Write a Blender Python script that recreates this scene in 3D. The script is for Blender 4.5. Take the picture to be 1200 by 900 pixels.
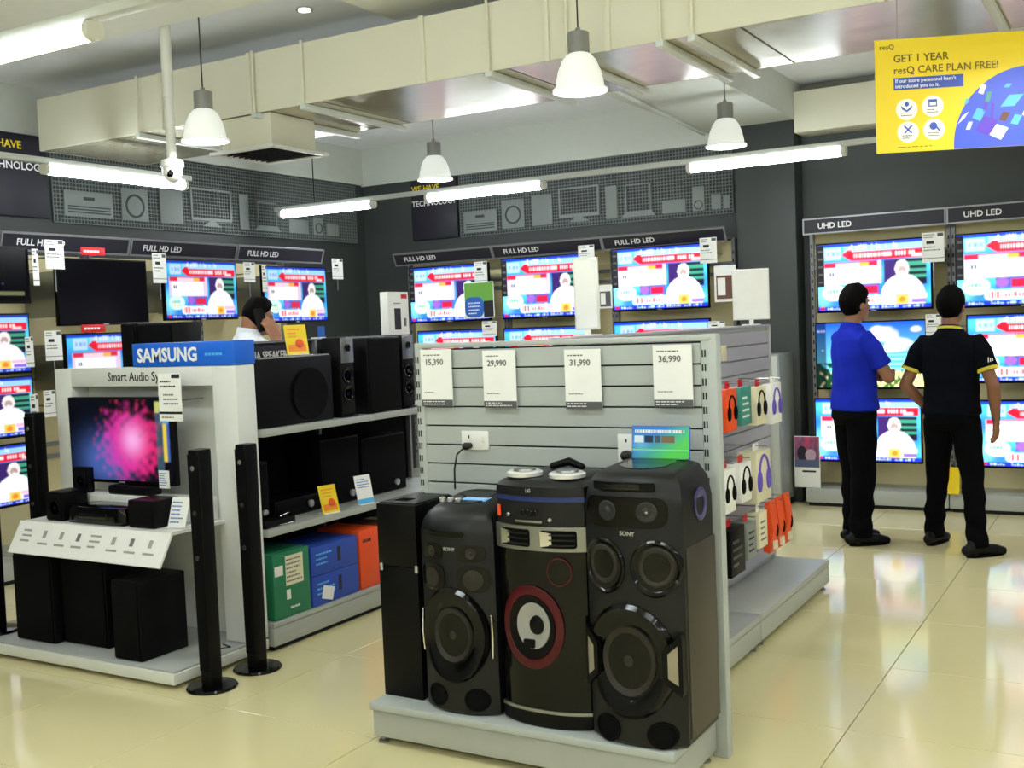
import bpy, bmesh, math, random
import numpy as np
from mathutils import Vector, Matrix, kdtree
random.seed(7)
PI = math.pi
sc = bpy.context.scene
for o in list(bpy.data.objects):
    bpy.data.objects.remove(o)
C = sc.collection

# ------------------------------------------------------------------ camera
cam_d = bpy.data.cameras.new('camera')
cam = bpy.data.objects.new('camera', cam_d)
C.objects.link(cam)
right = Vector((0.86341591, 0.50285765, -0.04058518))
down = Vector((-0.00784924, -0.06704769, -0.9977189))
fwd = Vector((-0.50443172, 0.86176493, -0.05394299))
M = Matrix.Identity(4)
for i in range(3):
    M[i][0] = right[i]; M[i][1] = -down[i]; M[i][2] = -fwd[i]
M[2][3] = 1.57
cam.matrix_world = M
cam_d.sensor_width = 36.0
cam_d.lens = 36.0 * 1285.3 / 1200.0
cam_d.clip_start = 0.05
sc.camera = cam

# ------------------------------------------------------------------ world, exposure
w = bpy.data.worlds.new('store_world'); sc.world = w
w.use_nodes = True
w.node_tree.nodes['Background'].inputs[0].default_value = (0.9, 0.95, 1.0, 1)
w.node_tree.nodes['Background'].inputs[1].default_value = 0.05
sc.view_settings.view_transform = 'Standard'
sc.view_settings.look = 'None'
sc.view_settings.gamma = 1
sc.view_settings.use_curve_mapping = False
sc.view_settings.exposure = 0.0
TUBE_W = 38.0      # radiance of the tube diffusers
BULB_W = 140.0      # radiance of the pendant lamps

# ------------------------------------------------------------------ materials
MAT = {}
def s2l(c):
    return tuple(((x / 12.92) if x <= 0.04045 else ((x + 0.055) / 1.055) ** 2.4) for x in c)
def hexc(h):
    return s2l(tuple(int(h[i:i + 2], 16) / 255 for i in (0, 2, 4)))
def mat(name, col, rough=0.5, metal=0.0, var=0.04, scale=14.0, bump=0.0, bscale=60.0, coat=0.0, spec=0.5, emit=None, estr=0.0, trans=0.0):
    """procedural principled material: colour with fine noise variation and optional relief"""
    if isinstance(col, str): col = hexc(col)
    m = bpy.data.materials.new(name); m.use_nodes = True
    nt = m.node_tree; b = nt.nodes['Principled BSDF']
    b.inputs['Roughness'].default_value = rough
    b.inputs['Metallic'].default_value = metal
    b.inputs['Specular IOR Level'].default_value = spec
    b.inputs['Coat Weight'].default_value = coat
    b.inputs['Coat Roughness'].default_value = 0.05
    if trans: b.inputs['Transmission Weight'].default_value = trans
    tc = nt.nodes.new('ShaderNodeTexCoord')
    nz = nt.nodes.new('ShaderNodeTexNoise'); nz.inputs['Scale'].default_value = scale; nz.inputs['Detail'].default_value = 3
    nt.links.new(tc.outputs['Object'], nz.inputs['Vector'])
    mx = nt.nodes.new('ShaderNodeMix'); mx.data_type = 'RGBA'
    mx.inputs[6].default_value = (*[max(0, c * (1 - var)) for c in col], 1)
    mx.inputs[7].default_value = (*[min(1, c * (1 + var)) for c in col], 1)
    nt.links.new(nz.outputs['Fac'], mx.inputs[0])
    nt.links.new(mx.outputs[2], b.inputs['Base Color'])
    if bump:
        n2 = nt.nodes.new('ShaderNodeTexNoise'); n2.inputs['Scale'].default_value = bscale
        nt.links.new(tc.outputs['Object'], n2.inputs['Vector'])
        bp = nt.nodes.new('ShaderNodeBump'); bp.inputs['Strength'].default_value = bump; bp.inputs['Distance'].default_value = 0.01
        nt.links.new(n2.outputs['Fac'], bp.inputs['Height'])
        nt.links.new(bp.outputs['Normal'], b.inputs['Normal'])
    if emit is not None:
        b.inputs['Emission Color'].default_value = (*emit, 1); b.inputs['Emission Strength'].default_value = estr
    MAT[name] = m
    return m
def screen_mat(name, strength):
    m = bpy.data.materials.new(name); m.use_nodes = True
    nt = m.node_tree; b = nt.nodes['Principled BSDF']
    b.inputs['Base Color'].default_value = (0.002, 0.002, 0.003, 1); b.inputs['Roughness'].default_value = 0.16; b.inputs['Specular IOR Level'].default_value = 0.12
    a = nt.nodes.new('ShaderNodeAttribute'); a.attribute_name = 'picture'
    nt.links.new(a.outputs['Color'], b.inputs['Emission Color'])
    b.inputs['Emission Strength'].default_value = strength
    m.cycles.emission_sampling = 'NONE'
    MAT[name] = m
def print_mat(name, rough=0.5):
    m = bpy.data.materials.new(name); m.use_nodes = True
    nt = m.node_tree; b = nt.nodes['Principled BSDF']; b.inputs['Roughness'].default_value = rough
    a = nt.nodes.new('ShaderNodeAttribute'); a.attribute_name = 'picture'
    nt.links.new(a.outputs['Color'], b.inputs['Base Color'])
    MAT[name] = m

mat('tile', 'dad1a3', 0.10, var=0.04, scale=1.3, spec=0.5, bump=0.02, bscale=3.0)
mat('grout', 'a99f80', 0.7)
mat('wall_dark', '3a3f3e', 0.55, bump=0.05, bscale=120)
mat('wall_light', 'c9cdc6', 0.8, bump=0.05)
mat('ceiling_paint', 'e6e8ec', 0.85)
mat('ceiling_warm', 'e4e3d9', 0.85)
mat('duct_paint', 'e4e1cd', 0.55, var=0.03, scale=3)
mat('duct_foil', 'c2bba0', 0.2, metal=0.45, var=0.05, bump=0.25, bscale=4.5)
mat('handle_metal', '9a9282', 0.35, metal=0.4)
mat('white_paint', 'e6e6de', 0.35)
mat('white_gloss', 'eeeeea', 0.2)
mat('panel_white', 'dfe1de', 0.4)
mat('grey_slat', 'b1b7b5', 0.4, var=0.03)
mat('slat_tv_tint', 'aaa9b8', 0.4, var=0.03)  # slat grey with the purple tint of television light mixed in
mat('steel_grey', 'b4b8b4', 0.38, metal=0.2)
mat('cab_grey', '8b918e', 0.4, metal=0.1)
mat('metal', '9a9c9c', 0.3, metal=0.9)
mat('chrome', 'e0e0e2', 0.08, metal=1.0)
mat('turntable_silver', 'e8e8ea', 0.3, metal=0.35)
mat('dark_slot', '14161a', 0.8)
mat('black', '050506', 0.42, spec=0.16)
mat('black_gloss', '050506', 0.12, spec=0.28)
mat('black_matte', '060607', 0.8, spec=0.1)
mat('spk_body', '0f1113', 0.4, spec=0.35, bump=0.03, bscale=220)
mat('spk_side', '38332c', 0.45)
mat('spk_cone', '2a2620', 0.5, spec=0.3)
mat('spk_grille', '16171a', 0.5)
mat('red_ring', '4a0812', 0.35, spec=0.3)
mat('cone_grey', '9c9c98', 0.4)
mat('sign_dark', '2a2832', 0.45, spec=0.3)
mat('frame_grey', '8f9094', 0.35, metal=0.4)
mat('bay_cream', 'e4d8a8', 0.6, var=0.03)
mat('letter_white', 'f2f2f2', 0.5)
mat('letter_black', '1a1a1a', 0.6)
mat('letter_grey', '6d6d6d', 0.6)
mat('letter_yellow', 'f0d820', 0.5)
mat('letter_brown', '6a5510', 0.6)
mat('sams_blue', '1a66dc', 0.35)
mat('card_white', 'f4f4f2', 0.55)
mat('card_grey', '55575a', 0.5)
mat('card_yellow', 'f2d21c', 0.5)
mat('card_orange', 'f08a28', 0.5)
mat('card_blue', '2a66c8', 0.4)
mat('card_green', '6fae46', 0.4)
mat('red', 'd01c24', 0.45)
mat('orange', 'f0521c', 0.45)
mat('teal', '3f8f86', 0.4)
mat('green_box', '1f7a55', 0.5)
mat('box_blue', '2449b0', 0.5)
mat('cream_box', 'e6dfc0', 0.55)
mat('purple', '6a52c8', 0.4)
mat('port_reflection', '453f70', 0.35)  # purple reflected light put into the side port colour
mat('brown_card', '6a4438', 0.6)
mat('banner_yellow', 'f2d414', 0.45, var=0.02)
mat('banner_blue', '3f57d8', 0.45, var=0.02)
mat('banner_strip', '3c55b8', 0.45)
mat('banner_violet', '5a34c0', 0.45)
mat('banner_cyan', '58b8f0', 0.45)
mat('mural_plate', '838a88', 0.5)
mat('mural_mesh', '757d7b', 0.5)
mat('mural_dark', '3c4242', 0.6)
mat('skin', '9a6a50', 0.5, var=0.05)
mat('skin2', '8d6048', 0.5, var=0.05)
mat('hair', '060505', 0.7, bump=0.4, bscale=160, spec=0.06)
mat('polo_blue', '1428b4', 0.8, spec=0.15, bump=0.25, bscale=14)
mat('polo_black', '080a13', 0.9, spec=0.08, bump=0.25, bscale=14)
mat('shirt_white', 'dfe2ec', 0.8, bump=0.2, bscale=14)
mat('trouser_black', '060609', 0.95, spec=0.08, bump=0.3, bscale=10)
mat('trim_yellow', 'd8c93a', 0.7)
mat('shoe_black', '0a0a0c', 0.5, spec=0.2)
mat('lcd_blue', '7fb0ea', 0.2, emit=(0.25, 0.5, 0.9), estr=0.35)
mat('led_blue', '1a2a60', 0.2, emit=(0.04, 0.10, 0.4), estr=0.06)
mat('led_white', 'ffffff', 0.2, emit=(1, 1, 1), estr=1.2)
mat('glass_dark', '0a0c10', 0.06, coat=0.3)
mat('pendant_grey', '8a8a88', 0.35, metal=0.3)
mat('pendant_shade', 'f0f2ee', 0.35, emit=(0.95, 1.0, 0.95), estr=0.38)
mat('bulb', 'ffffff', 0.5, emit=(0.97, 0.99, 0.97), estr=BULB_W)
mat('tube', 'ffffff', 0.5, emit=(0.90, 0.98, 1.0), estr=TUBE_W)
mat('downlight', 'ffffff', 0.5, emit=(1, 1, 1), estr=6.0)
mat('slant_white', 'f0f0ee', 0.3)
mat('plat_white', 'dadbd2', 0.35)
mat('plat_top', 'a9adab', 0.3)
mat('silver', 'c4c6c6', 0.25, metal=0.6)
mat('rail_white', 'd8dcd8', 0.4)
mat('cable_black', '101010', 0.5)
mat('store_wall', 'cfcdc0', 0.8)
screen_mat('screen_soft', 1.15)
screen_mat('screen_mid', 1.55)
screen_mat('screen_bright', 1.9)
screen_mat('screen_demo', 1.0)
screen_mat('screen_off', 0.35)
print_mat('printed')

# ------------------------------------------------------------------ mesh helpers
class MB:
    def __init__(s):
        s.v = []; s.f = []; s.m = []; s.mats = []
    def mi(s, m):
        if m not in s.mats: s.mats.append(m)
        return s.mats.index(m)
    def add(s, vs, fs, m):
        b = len(s.v); k = s.mi(m)
        s.v += [tuple(x) for x in vs]
        for f in fs:
            s.f.append(tuple(b + i for i in f)); s.m.append(k)
        return s
    def box(s, x0, x1, y0, y1, z0, z1, m, bev=0.0, seg=2):
        if bev <= 0:
            vs = [(x, y, z) for x in (x0, x1) for y in (y0, y1) for z in (z0, z1)]
            fs = [(0, 1, 3, 2), (4, 6, 7, 5), (0, 4, 5, 1), (2, 3, 7, 6), (0, 2, 6, 4), (1, 5, 7, 3)]
            return s.add(vs, fs, m)
        bm = bmesh.new(); bmesh.ops.create_cube(bm, size=1)
        for v in bm.verts:
            v.co = ((x0 + x1) / 2 + v.co.x * (x1 - x0), (y0 + y1) / 2 + v.co.y * (y1 - y0), (z0 + z1) / 2 + v.co.z * (z1 - z0))
        bev = min(bev, 0.49 * min(abs(x1 - x0), abs(y1 - y0), abs(z1 - z0)))
        bmesh.ops.bevel(bm, geom=list(bm.edges), offset=bev, segments=seg, affect='EDGES', profile=0.5)
        bm.verts.index_update()
        s.add([v.co[:] for v in bm.verts], [[v.index for v in f.verts] for f in bm.faces], m)
        bm.free(); return s
    def lathe(s, prof, m, c=(0, 0, 0), axis='z', seg=28, sx=1.0, sy=1.0, fn=None, cap=True):
        """prof: list of (r, h); axis z (up) or y (h goes towards -y, disc in the xz plane)"""
        vs = []; n = len(prof)
        for (r, h) in prof:
            for k in range(seg):
                a = 2 * PI * k / seg
                if axis == 'z': p = (c[0] + r * math.cos(a) * sx, c[1] + r * math.sin(a) * sy, c[2] + h)
                elif axis == 'y': p = (c[0] + r * math.cos(a) * sx, c[1] - h, c[2] + r * math.sin(a) * sy)
                else: p = (c[0] + h, c[1] + r * math.cos(a) * sx, c[2] + r * math.sin(a) * sy)
                vs.append(fn(p) if fn else p)
        fs = []
        for i in range(n - 1):
            for k in range(seg):
                a, b = i * seg + k, i * seg + (k + 1) % seg
                fs.append((a, b, b + seg, a + seg))
        if cap:
            fs.append(tuple(range(seg))[::-1]); fs.append(tuple((n - 1) * seg + k for k in range(seg)))
        return s.add(vs, fs, m)
    def cyl(s, p0, p1, r, m, seg=12, r1=None):
        return s.chain([p0, p1], [r, r if r1 is None else r1], m, seg, False)
    def chain(s, pts, rad, m, seg=10, round_caps=True, flat=None):
        pts = [Vector(p) for p in pts]; P = []; R = []
        if round_caps:
            d = (pts[0] - pts[1]).normalized()
            for t in (0.98, 0.75, 0.4): P.append(pts[0] + d * rad[0] * t); R.append(rad[0] * math.sqrt(1 - t * t))
        P += pts; R += list(rad)
        if round_caps:
            d = (pts[-1] - pts[-2]).normalized()
            for t in (0.4, 0.75, 0.98): P.append(pts[-1] + d * rad[-1] * t); R.append(rad[-1] * math.sqrt(1 - t * t))
        vs = []; ref = None
        for i, p in enumerate(P):
            d = (P[min(i + 1, len(P) - 1)] - P[max(i - 1, 0)])
            d = d.normalized() if d.length > 1e-9 else Vector((0, 0, 1))
            if ref is None:
                ref = d.cross(Vector((0, 0, 1)))
                if ref.length < 0.05: ref = d.cross(Vector((0, 1, 0)))
            ref = (ref - d * ref.dot(d)).normalized(); b = d.cross(ref)
            for k in range(seg):
                a = 2 * PI * k / seg
                vs.append(p + (ref * math.cos(a) + b * math.sin(a)) * R[i])
        fs = []
        for i in range(len(P) - 1):
            for k in range(seg):
                a, b = i * seg + k, i * seg + (k + 1) % seg
                fs.append((a, b, b + seg, a + seg))
        fs.append(tuple(range(seg))[::-1]); fs.append(tuple((len(P) - 1) * seg + k for k in range(seg)))
        return s.add(vs, fs, m)
    def rings(s, rings, m, seg=28, expo=2.0, cap=True):
        """stack of horizontal super-ellipse rings (z, rx, ry, cx, cy)"""
        vs = []
        for (z, rx, ry, cx, cy) in rings:
            for k in range(seg):
                a = 2 * PI * k / seg; c_, s_ = math.cos(a), math.sin(a)
                vs.append((cx + rx * math.copysign(abs(c_) ** (2 / expo), c_), cy + ry * math.copysign(abs(s_) ** (2 / expo), s_), z))
        fs = []
        for i in range(len(rings) - 1):
            for k in range(seg):
                a, b = i * seg + k, i * seg + (k + 1) % seg
                fs.append((a, b, b + seg, a + seg))
        if cap:
            fs.append(tuple(range(seg))[::-1]); fs.append(tuple((len(rings) - 1) * seg + k for k in range(seg)))
        return s.add(vs, fs, m)
    def prism(s, poly, y0, y1, m, fn=None):
        """polygon in xz extruded from y0 (front) to y1"""
        n = len(poly)
        vs = [(x, y0, z) for x, z in poly] + [(x, y1, z) for x, z in poly]
        if fn: vs = [fn(p) for p in vs]
        fs = [tuple(range(n)), tuple(range(n, 2 * n))[::-1]] + [(i, n + i, n + (i + 1) % n, (i + 1) % n) for i in range(n)]
        return s.add(vs, fs, m)
    def xprism(s, poly, x0, x1, m):
        """polygon in yz extruded along x"""
        n = len(poly)
        vs = [(x0, y, z) for y, z in poly] + [(x1, y, z) for y, z in poly]
        fs = [tuple(range(n))[::-1], tuple(range(n, 2 * n))] + [(i, (i + 1) % n, n + (i + 1) % n, n + i) for i in range(n)]
        return s.add(vs, fs, m)
    def sphere(s, c, r, m, seg=16, rg=10):
        pr = [(math.sin(PI * i / rg), -math.cos(PI * i / rg)) for i in range(rg + 1)]
        pr[0] = (0.02, -1); pr[-1] = (0.02, 1)
        b = len(s.v)
        s.lathe(pr, m, seg=seg)
        for i in range(b, len(s.v)):
            x, y, z = s.v[i]; s.v[i] = (c[0] + x * r[0], c[1] + y * r[1], c[2] + z * r[2])
        return s
    def mesh(s, name, smooth=True, ang=35):
        me = bpy.data.meshes.new(name)
        me.from_pydata(s.v, [], s.f)
        for m in s.mats: me.materials.append(MAT[m])
        me.polygons.foreach_set('material_index', s.m)
        bm = bmesh.new(); bm.from_mesh(me)
        bmesh.ops.recalc_face_normals(bm, faces=list(bm.faces)); bm.to_mesh(me); bm.free()
        if smooth:
            me.polygons.foreach_set('use_smooth', [True] * len(me.polygons))
            me.set_sharp_from_angle(angle=math.radians(ang))
        me.update(); return me
    def build(s, name, parent=None, smooth=True, ang=35, loc=None, rotz=None):
        return link(name, s.mesh(name, smooth, ang), parent, loc, rotz)
def link(name, me, parent=None, loc=None, rotz=None):
    o = bpy.data.objects.new(name, me); C.objects.link(o)
    if parent is not None: o.parent = parent
    if loc is not None: o.location = loc
    if rotz is not None: o.rotation_euler = (0, 0, rotz)
    return o
def tag(o, label, cat=None, group=None, kind=None):
    o['label'] = label
    if cat: o['category'] = cat
    if group: o['group'] = group
    if kind: o['kind'] = kind
    return o
def thing(name, label, cat, loc=(0, 0, 0), rotz=0.0, group=None, kind=None):
    o = bpy.data.objects.new(name, None); C.objects.link(o)
    o.empty_display_size = 0.1
    o.location = loc; o.rotation_euler = (0, 0, rotz)
    return tag(o, label, cat, group, kind)
def copy_tree(o, parent=None):
    c = o.copy(); C.objects.link(c); c.parent = parent
    for ch in list(o.children): copy_tree(ch, c)
    return c
def structure(o, label):
    o['kind'] = 'structure'; o['label'] = label; return o
def evaluate(o):
    """mesh of a temporary object with its modifiers applied, in a scratch scene"""
    ts = bpy.data.scenes.new('scratch'); ts.collection.objects.link(o)
    vl = ts.view_layers[0]; vl.update(); dg = vl.depsgraph; dg.update()
    me = bpy.data.meshes.new_from_object(o.evaluated_get(dg))
    bpy.data.scenes.remove(ts)
    return me
TXT = {}
def text_mesh(s, size, m, bold=0.0, align='LEFT', extr=0.0008):
    key = (s, round(size, 4), m, bold, align)
    if key in TXT: return TXT[key]
    cu = bpy.data.curves.new('text', 'FONT'); cu.body = s; cu.size = size; cu.offset = bold * size; cu.extrude = extr
    cu.align_x = align; cu.resolution_u = 2
    to = bpy.data.objects.new('text_tmp', cu)
    me = evaluate(to)
    me.name = 'lettering'
    bpy.data.objects.remove(to); bpy.data.curves.remove(cu)
    me.materials.clear(); me.materials.append(MAT[m])
    TXT[key] = me
    return me
def text(s, h, m, parent, loc, bold=0.01, align='LEFT', sx=1.0, name='lettering', rot=(PI / 2, 0, 0)):
    """standing lettering facing -y, cap height h"""
    o = link(name, text_mesh(s, h / 0.70, m, bold, align), parent, loc)
    o.rotation_euler = rot; o.scale = (sx, 1, 1)
    if h < 0.05: o['kind'] = 'stuff'
    return o
def rrect(x0, x1, z0, z1, r, n=5):
    pts = []
    for (cx, cz, a0) in ((x1 - r, z1 - r, 0), (x0 + r, z1 - r, 90), (x0 + r, z0 + r, 180), (x1 - r, z0 + r, 270)):
        for k in range(n + 1):
            a = math.radians(a0 + 90 * k / n); pts.append((cx + r * math.cos(a), cz + r * math.sin(a)))
    return pts

# ------------------------------------------------------------------ pictures (screen contents as coloured cells)
PW, PH = 120, 68
yy, xx = np.mgrid[0:PH, 0:PW]
U = (xx + 0.5) / PW; V = (yy + 0.5) / PH          # V grows downwards
def blend(im, msk, col, a=1.0):
    col = np.array(s2l(col)); msk = (msk * a)[..., None]
    return im * (1 - msk) + col * msk
def R_(x0, x1, y0, y1): return ((U >= x0) & (U < x1) & (V >= y0) & (V < y1)).astype(float)
def E_(cx, cy, rx, ry): return ((((U - cx) / rx) ** 2 + ((V - cy) / ry) ** 2) < 1).astype(float)
def words(im, x0, x1, y0, y1, col, seed, p=0.72):
    rg = np.random.RandomState(seed); x = x0
    while x < x1 - 0.01:
        wd = rg.uniform(0.008, 0.022)
        if rg.rand() < p:
            im = blend(im, R_(x, min(x + wd, x1), y0 + rg.uniform(0, 0.01), y1), col)
        x += wd + 0.008
    return im
def news(shift=0.0):
    im = np.zeros((PH, PW, 3))
    c0 = np.array(s2l((0.10, 0.36, 0.84))); c1 = np.array(s2l((0.34, 0.84, 0.97)))
    g = np.clip(0.5 + 0.5 * np.sin(U * 6 + V * 5 + shift) * np.cos(V * 7 - U * 2), 0, 1)[..., None]
    im = c0 * (1 - g) + c1 * g
    im = blend(im, np.exp(-((U - 0.05) ** 2 / 0.006 + (V - 0.75) ** 2 / 0.05)), (0.55, 0.95, 1.0), 0.9)
    im = blend(im, R_(0, 1, 0, 0.04), (0.12, 0.25, 0.75)); im = blend(im, R_(0.24, 0.98, 0.05, 0.13), (0.62, 0.84, 0.98))
    im = blend(im, R_(0.07, 0.22, 0.06, 0.23), (0.72, 0.86, 0.98))
    im = words(im, 0.09, 0.2, 0.11, 0.17, (0.5, 0.65, 0.95), 3)
    im = words(im, 0.25, 0.75, 0.03, 0.11, (0.9, 0.95, 1.0), 5)
    im = blend(im, ((U > 0.22) & (U < 0.32) & (np.abs(V - 0.17) < (U - 0.22) * 1.2) & (V < 0.25) & (V > 0.1)).astype(float), (0.88, 0.12, 0.2))
    im = blend(im, R_(0.30, 0.98, 0.13, 0.26), (0.90, 0.13, 0.22))
    im = words(im, 0.33, 0.88, 0.155, 0.22, (1, 0.90, 0.92), 21, 0.8)
    im = blend(im, R_(0.84, 0.93, 0.2, 0.25), (1.0, 0.85, 0.85))
    im = blend(im, R_(0.05, 0.575, 0.28, 0.62), (0.88, 0.80, 0.90))
    im = blend(im, R_(0.06, 0.54, 0.28, 0.36), (0.86, 0.15, 0.28))
    im = blend(im, R_(0.17, 0.38, 0.29, 0.35), (1.0, 0.82, 0.88))
    im = blend(im, R_(0.38, 0.47, 0.29, 0.35), (0.98, 0.7, 0.3))
    im = blend(im, R_(0.085, 0.52, 0.37, 0.60), (1, 1, 1))
    im = words(im, 0.11, 0.15, 0.42, 0.49, (0.2, 0.25, 0.45), 2, 1.0)
    # dark studio behind the speaker, shelves and bust
    im = blend(im, R_(0.60, 0.97, 0.28, 0.66), (0.12, 0.12, 0.20))
    im = blend(im, R_(0.60, 0.70, 0.28, 0.60), (0.24, 0.15, 0.42))
    for k in range(3): im = blend(im, R_(0.80, 0.97, 0.33 + 0.09 * k, 0.385 + 0.09 * k), (0.25, 0.62, 0.5))
    im = blend(im, E_(0.76, 0.86, 0.195, 0.36), (0.97, 0.98, 1.0))
    im = blend(im, E_(0.755, 0.42, 0.060, 0.13), (0.95, 0.92, 0.92))
    im = blend(im, E_(0.755, 0.44, 0.036, 0.065), (0.62, 0.46, 0.42), 0.75); im = blend(im, E_(0.755, 0.50, 0.030, 0.04), (0.92, 0.92, 0.94))
    for k in range(3): im = blend(im, R_(0.755 + 0.02 * k, 0.76 + 0.02 * k, 0.60 + 0.05 * k, 0.78), (0.82, 0.87, 0.95), 0.7)
    # badge, map, caption pill
    im = blend(im, E_(0.145, 0.73, 0.105, 0.13), (0.85, 0.97, 0.98))
    im = words(im, 0.08, 0.21, 0.69, 0.735, (0.4, 0.75, 0.55), 4, 0.95)
    im = words(im, 0.09, 0.20, 0.76, 0.795, (0.9, 0.85, 0.3), 6, 0.95)
    im = blend(im, R_(0.29, 0.56, 0.62, 0.77), (0.30, 0.38, 0.80))
    im = blend(im, E_(0.34, 0.69, 0.05, 0.07), (0.62, 0.40, 0.85))
    im = blend(im, R_(0.41, 0.54, 0.645, 0.76), (0.87, 0.13, 0.27))
    im = words(im, 0.30, 0.52, 0.60, 0.625, (0.9, 0.92, 1.0), 9)
    im = blend(im, E_(0.26, 0.86, 0.055, 0.075), (1, 1, 1)); im = blend(im, E_(0.52, 0.86, 0.055, 0.075), (1, 1, 1))
    im = blend(im, R_(0.26, 0.52, 0.79, 0.93), (1, 1, 1))
    im = words(im, 0.24, 0.33, 0.805, 0.91, (0.88, 0.12, 0.2), 1, 1.0)
    im = words(im, 0.34, 0.52, 0.83, 0.90, (0.93, 0.4, 0.45), 12, 1.0)
    im = blend(im, R_(0.70, 0.81, 0.80, 0.94), (0.98, 0.82, 0.35))
    im = blend(im, E_(0.755, 0.87, 0.03, 0.045), (0.92, 0.55, 0.2))
    im = blend(im, R_(0.82, 0.97, 0.80, 0.85), (0.98, 0.75, 0.85))
    im = blend(im, R_(0.83, 0.96, 0.87, 0.93), (0.55, 0.42, 0.9))
    im = blend(im, R_(0, 1, 0.945, 1.0), (0.12, 0.22, 0.80))
    im = words(im, 0.06, 0.95, 0.958, 0.985, (0.8, 0.9, 1.0), 14)
    im = blend(im, R_(0.02, 0.06, 0.94, 0.99), (0.85, 0.1, 0.25))
    return im
def nz2(seed, s):
    rg = np.random.RandomState(seed); t = np.zeros((PH, PW))
    for k in range(9):
        a, b, p = rg.uniform(-s, s), rg.uniform(-s, s), rg.uniform(0, 6.28)
        t += np.sin(U * a * 1.7 + V * b + p)
    return t / 9
def beach():
    im = np.zeros((PH, PW, 3)) + np.array(s2l((0.12, 0.36, 0.9)))
    im = blend(im, np.clip(V * 1.6, 0, 1), (0.45, 0.85, 0.97))
    for cx, cy, rx, ry in ((0.62, 0.2, 0.16, 0.14), (0.5, 0.3, 0.16, 0.1), (0.74, 0.32, 0.17, 0.1), (0.3, 0.12, 0.09, 0.08), (0.92, 0.12, 0.07, 0.05), (0.62, 0.42, 0.25, 0.06)):
        im = blend(im, np.clip(1.5 * (1 - ((U - cx) / rx) ** 2 - ((V - cy) / ry) ** 2) + nz2(3, 40), 0, 1), (1, 1, 1))
    im = blend(im, R_(0.2, 1, 0.5, 0.72), (0.35, 0.80, 0.85))
    im = blend(im, (np.sin(V * 90) > 0.5) * R_(0.2, 1, 0.5, 0.72), (0.85, 0.97, 0.98), 0.6)
    im = blend(im, ((V > 0.72 + 0.05 * np.sin(U * 9)) & (V > 0.6)).astype(float), (0.96, 0.90, 0.66))
    im = blend(im, ((nz2(8, 60) > 0.1) & (V > 0.74) & (U > 0.55) & (U < 0.85)).astype(float), (0.25, 0.5, 0.2))
    im = blend(im, ((nz2(12, 50) > -0.1) & (U < 0.22) & (V > 0.62)).astype(float), (0.10, 0.30, 0.18))
    im = blend(im, R_(0, 0.09, 0, 1), (0.03, 0.05, 0.1), 0.75)
    im = words(im, 0.01, 0.08, 0.1, 0.13, (0.6, 0.65, 0.8), 4); im = words(im, 0.01, 0.08, 0.4, 0.43, (0.7, 0.75, 0.9), 5)
    return im
def powder():
    im = np.zeros((PH, PW, 3)) + np.array(s2l((0.03, 0.04, 0.07)))
    r = np.sqrt(((U - 0.6) / 0.30) ** 2 + ((V - 0.55) / 0.46) ** 2); ang = np.arctan2(V - 0.55, U - 0.6)
    f = 1.02 - r + 0.05 * np.sin(ang * 17 + r * 5) * r + 0.55 * nz2(4, 42) + 0.35 * nz2(9, 95)
    im = blend(im, np.clip(1.1 * np.exp(-((U - 0.35) ** 2 / 0.05 + (V - 0.75) ** 2 / 0.08)), 0, 0.8), (0.30, 0.42, 0.72))
    im = blend(im, np.clip(2.2 * f, 0, 1), (0.88, 0.18, 0.62))
    im = blend(im, np.clip(2.2 * f, 0, 1) * np.clip((U - 0.6) * 4, 0, 1), (0.95, 0.15, 0.40))
    im = blend(im, np.clip(2.0 * f, 0, 1) * np.clip((0.5 - U) * 4 + (V - 0.6), 0, 0.9), (0.52, 0.36, 0.82))
    im = blend(im, np.exp(-((U - 0.63) ** 2 / 0.010 + (V - 0.5) ** 2 / 0.03)), (1.0, 0.72, 0.95), 0.9)
    im = blend(im, ((nz2(31, 120) > 0.42) & (r > 0.8) & (r < 1.35) & (V < 0.6)).astype(float), (0.95, 0.25, 0.4), 0.8)
    im = soft(im, 3)
    im = blend(im, R_(0.86, 0.985, 0.03, 0.16), (0.78, 0.80, 0.45)); im = blend(im, R_(0.9, 0.985, 0.12, 0.3), (0.3, 0.6, 0.75))
    im = blend(im, R_(0.925, 0.955, 0.3, 0.75), (0.92, 0.82, 0.25)); im = blend(im, R_(0.955, 0.985, 0.3, 0.75), (0.25, 0.4, 0.7))
    im = blend(im, R_(0.86, 0.925, 0.16, 0.9), (0.30, 0.42, 0.50), 0.6)
    return im
def dark():
    im = np.zeros((PH, PW, 3)) + np.array(s2l((0.012, 0.012, 0.03)))
    return im
def dark_text():
    im = dark()
    im = words(im, 0.2, 0.75, 0.66, 0.69, (0.5, 0.55, 0.8), 4); im = words(im, 0.2, 0.6, 0.72, 0.75, (0.5, 0.55, 0.8), 6)
    im = blend(im, R_(0.6, 0.95, 0.82, 0.9), (0.75, 0.78, 0.55))
    return im
def soft(im, n=1):
    for _ in range(n):
        p = np.pad(im, ((1, 1), (1, 1), (0, 0)), 'edge')
        im = (p[:-2, 1:-1] + p[2:, 1:-1] + p[1:-1, :-2] + p[1:-1, 2:] + 2 * p[1:-1, 1:-1]) / 6
    return im
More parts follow.
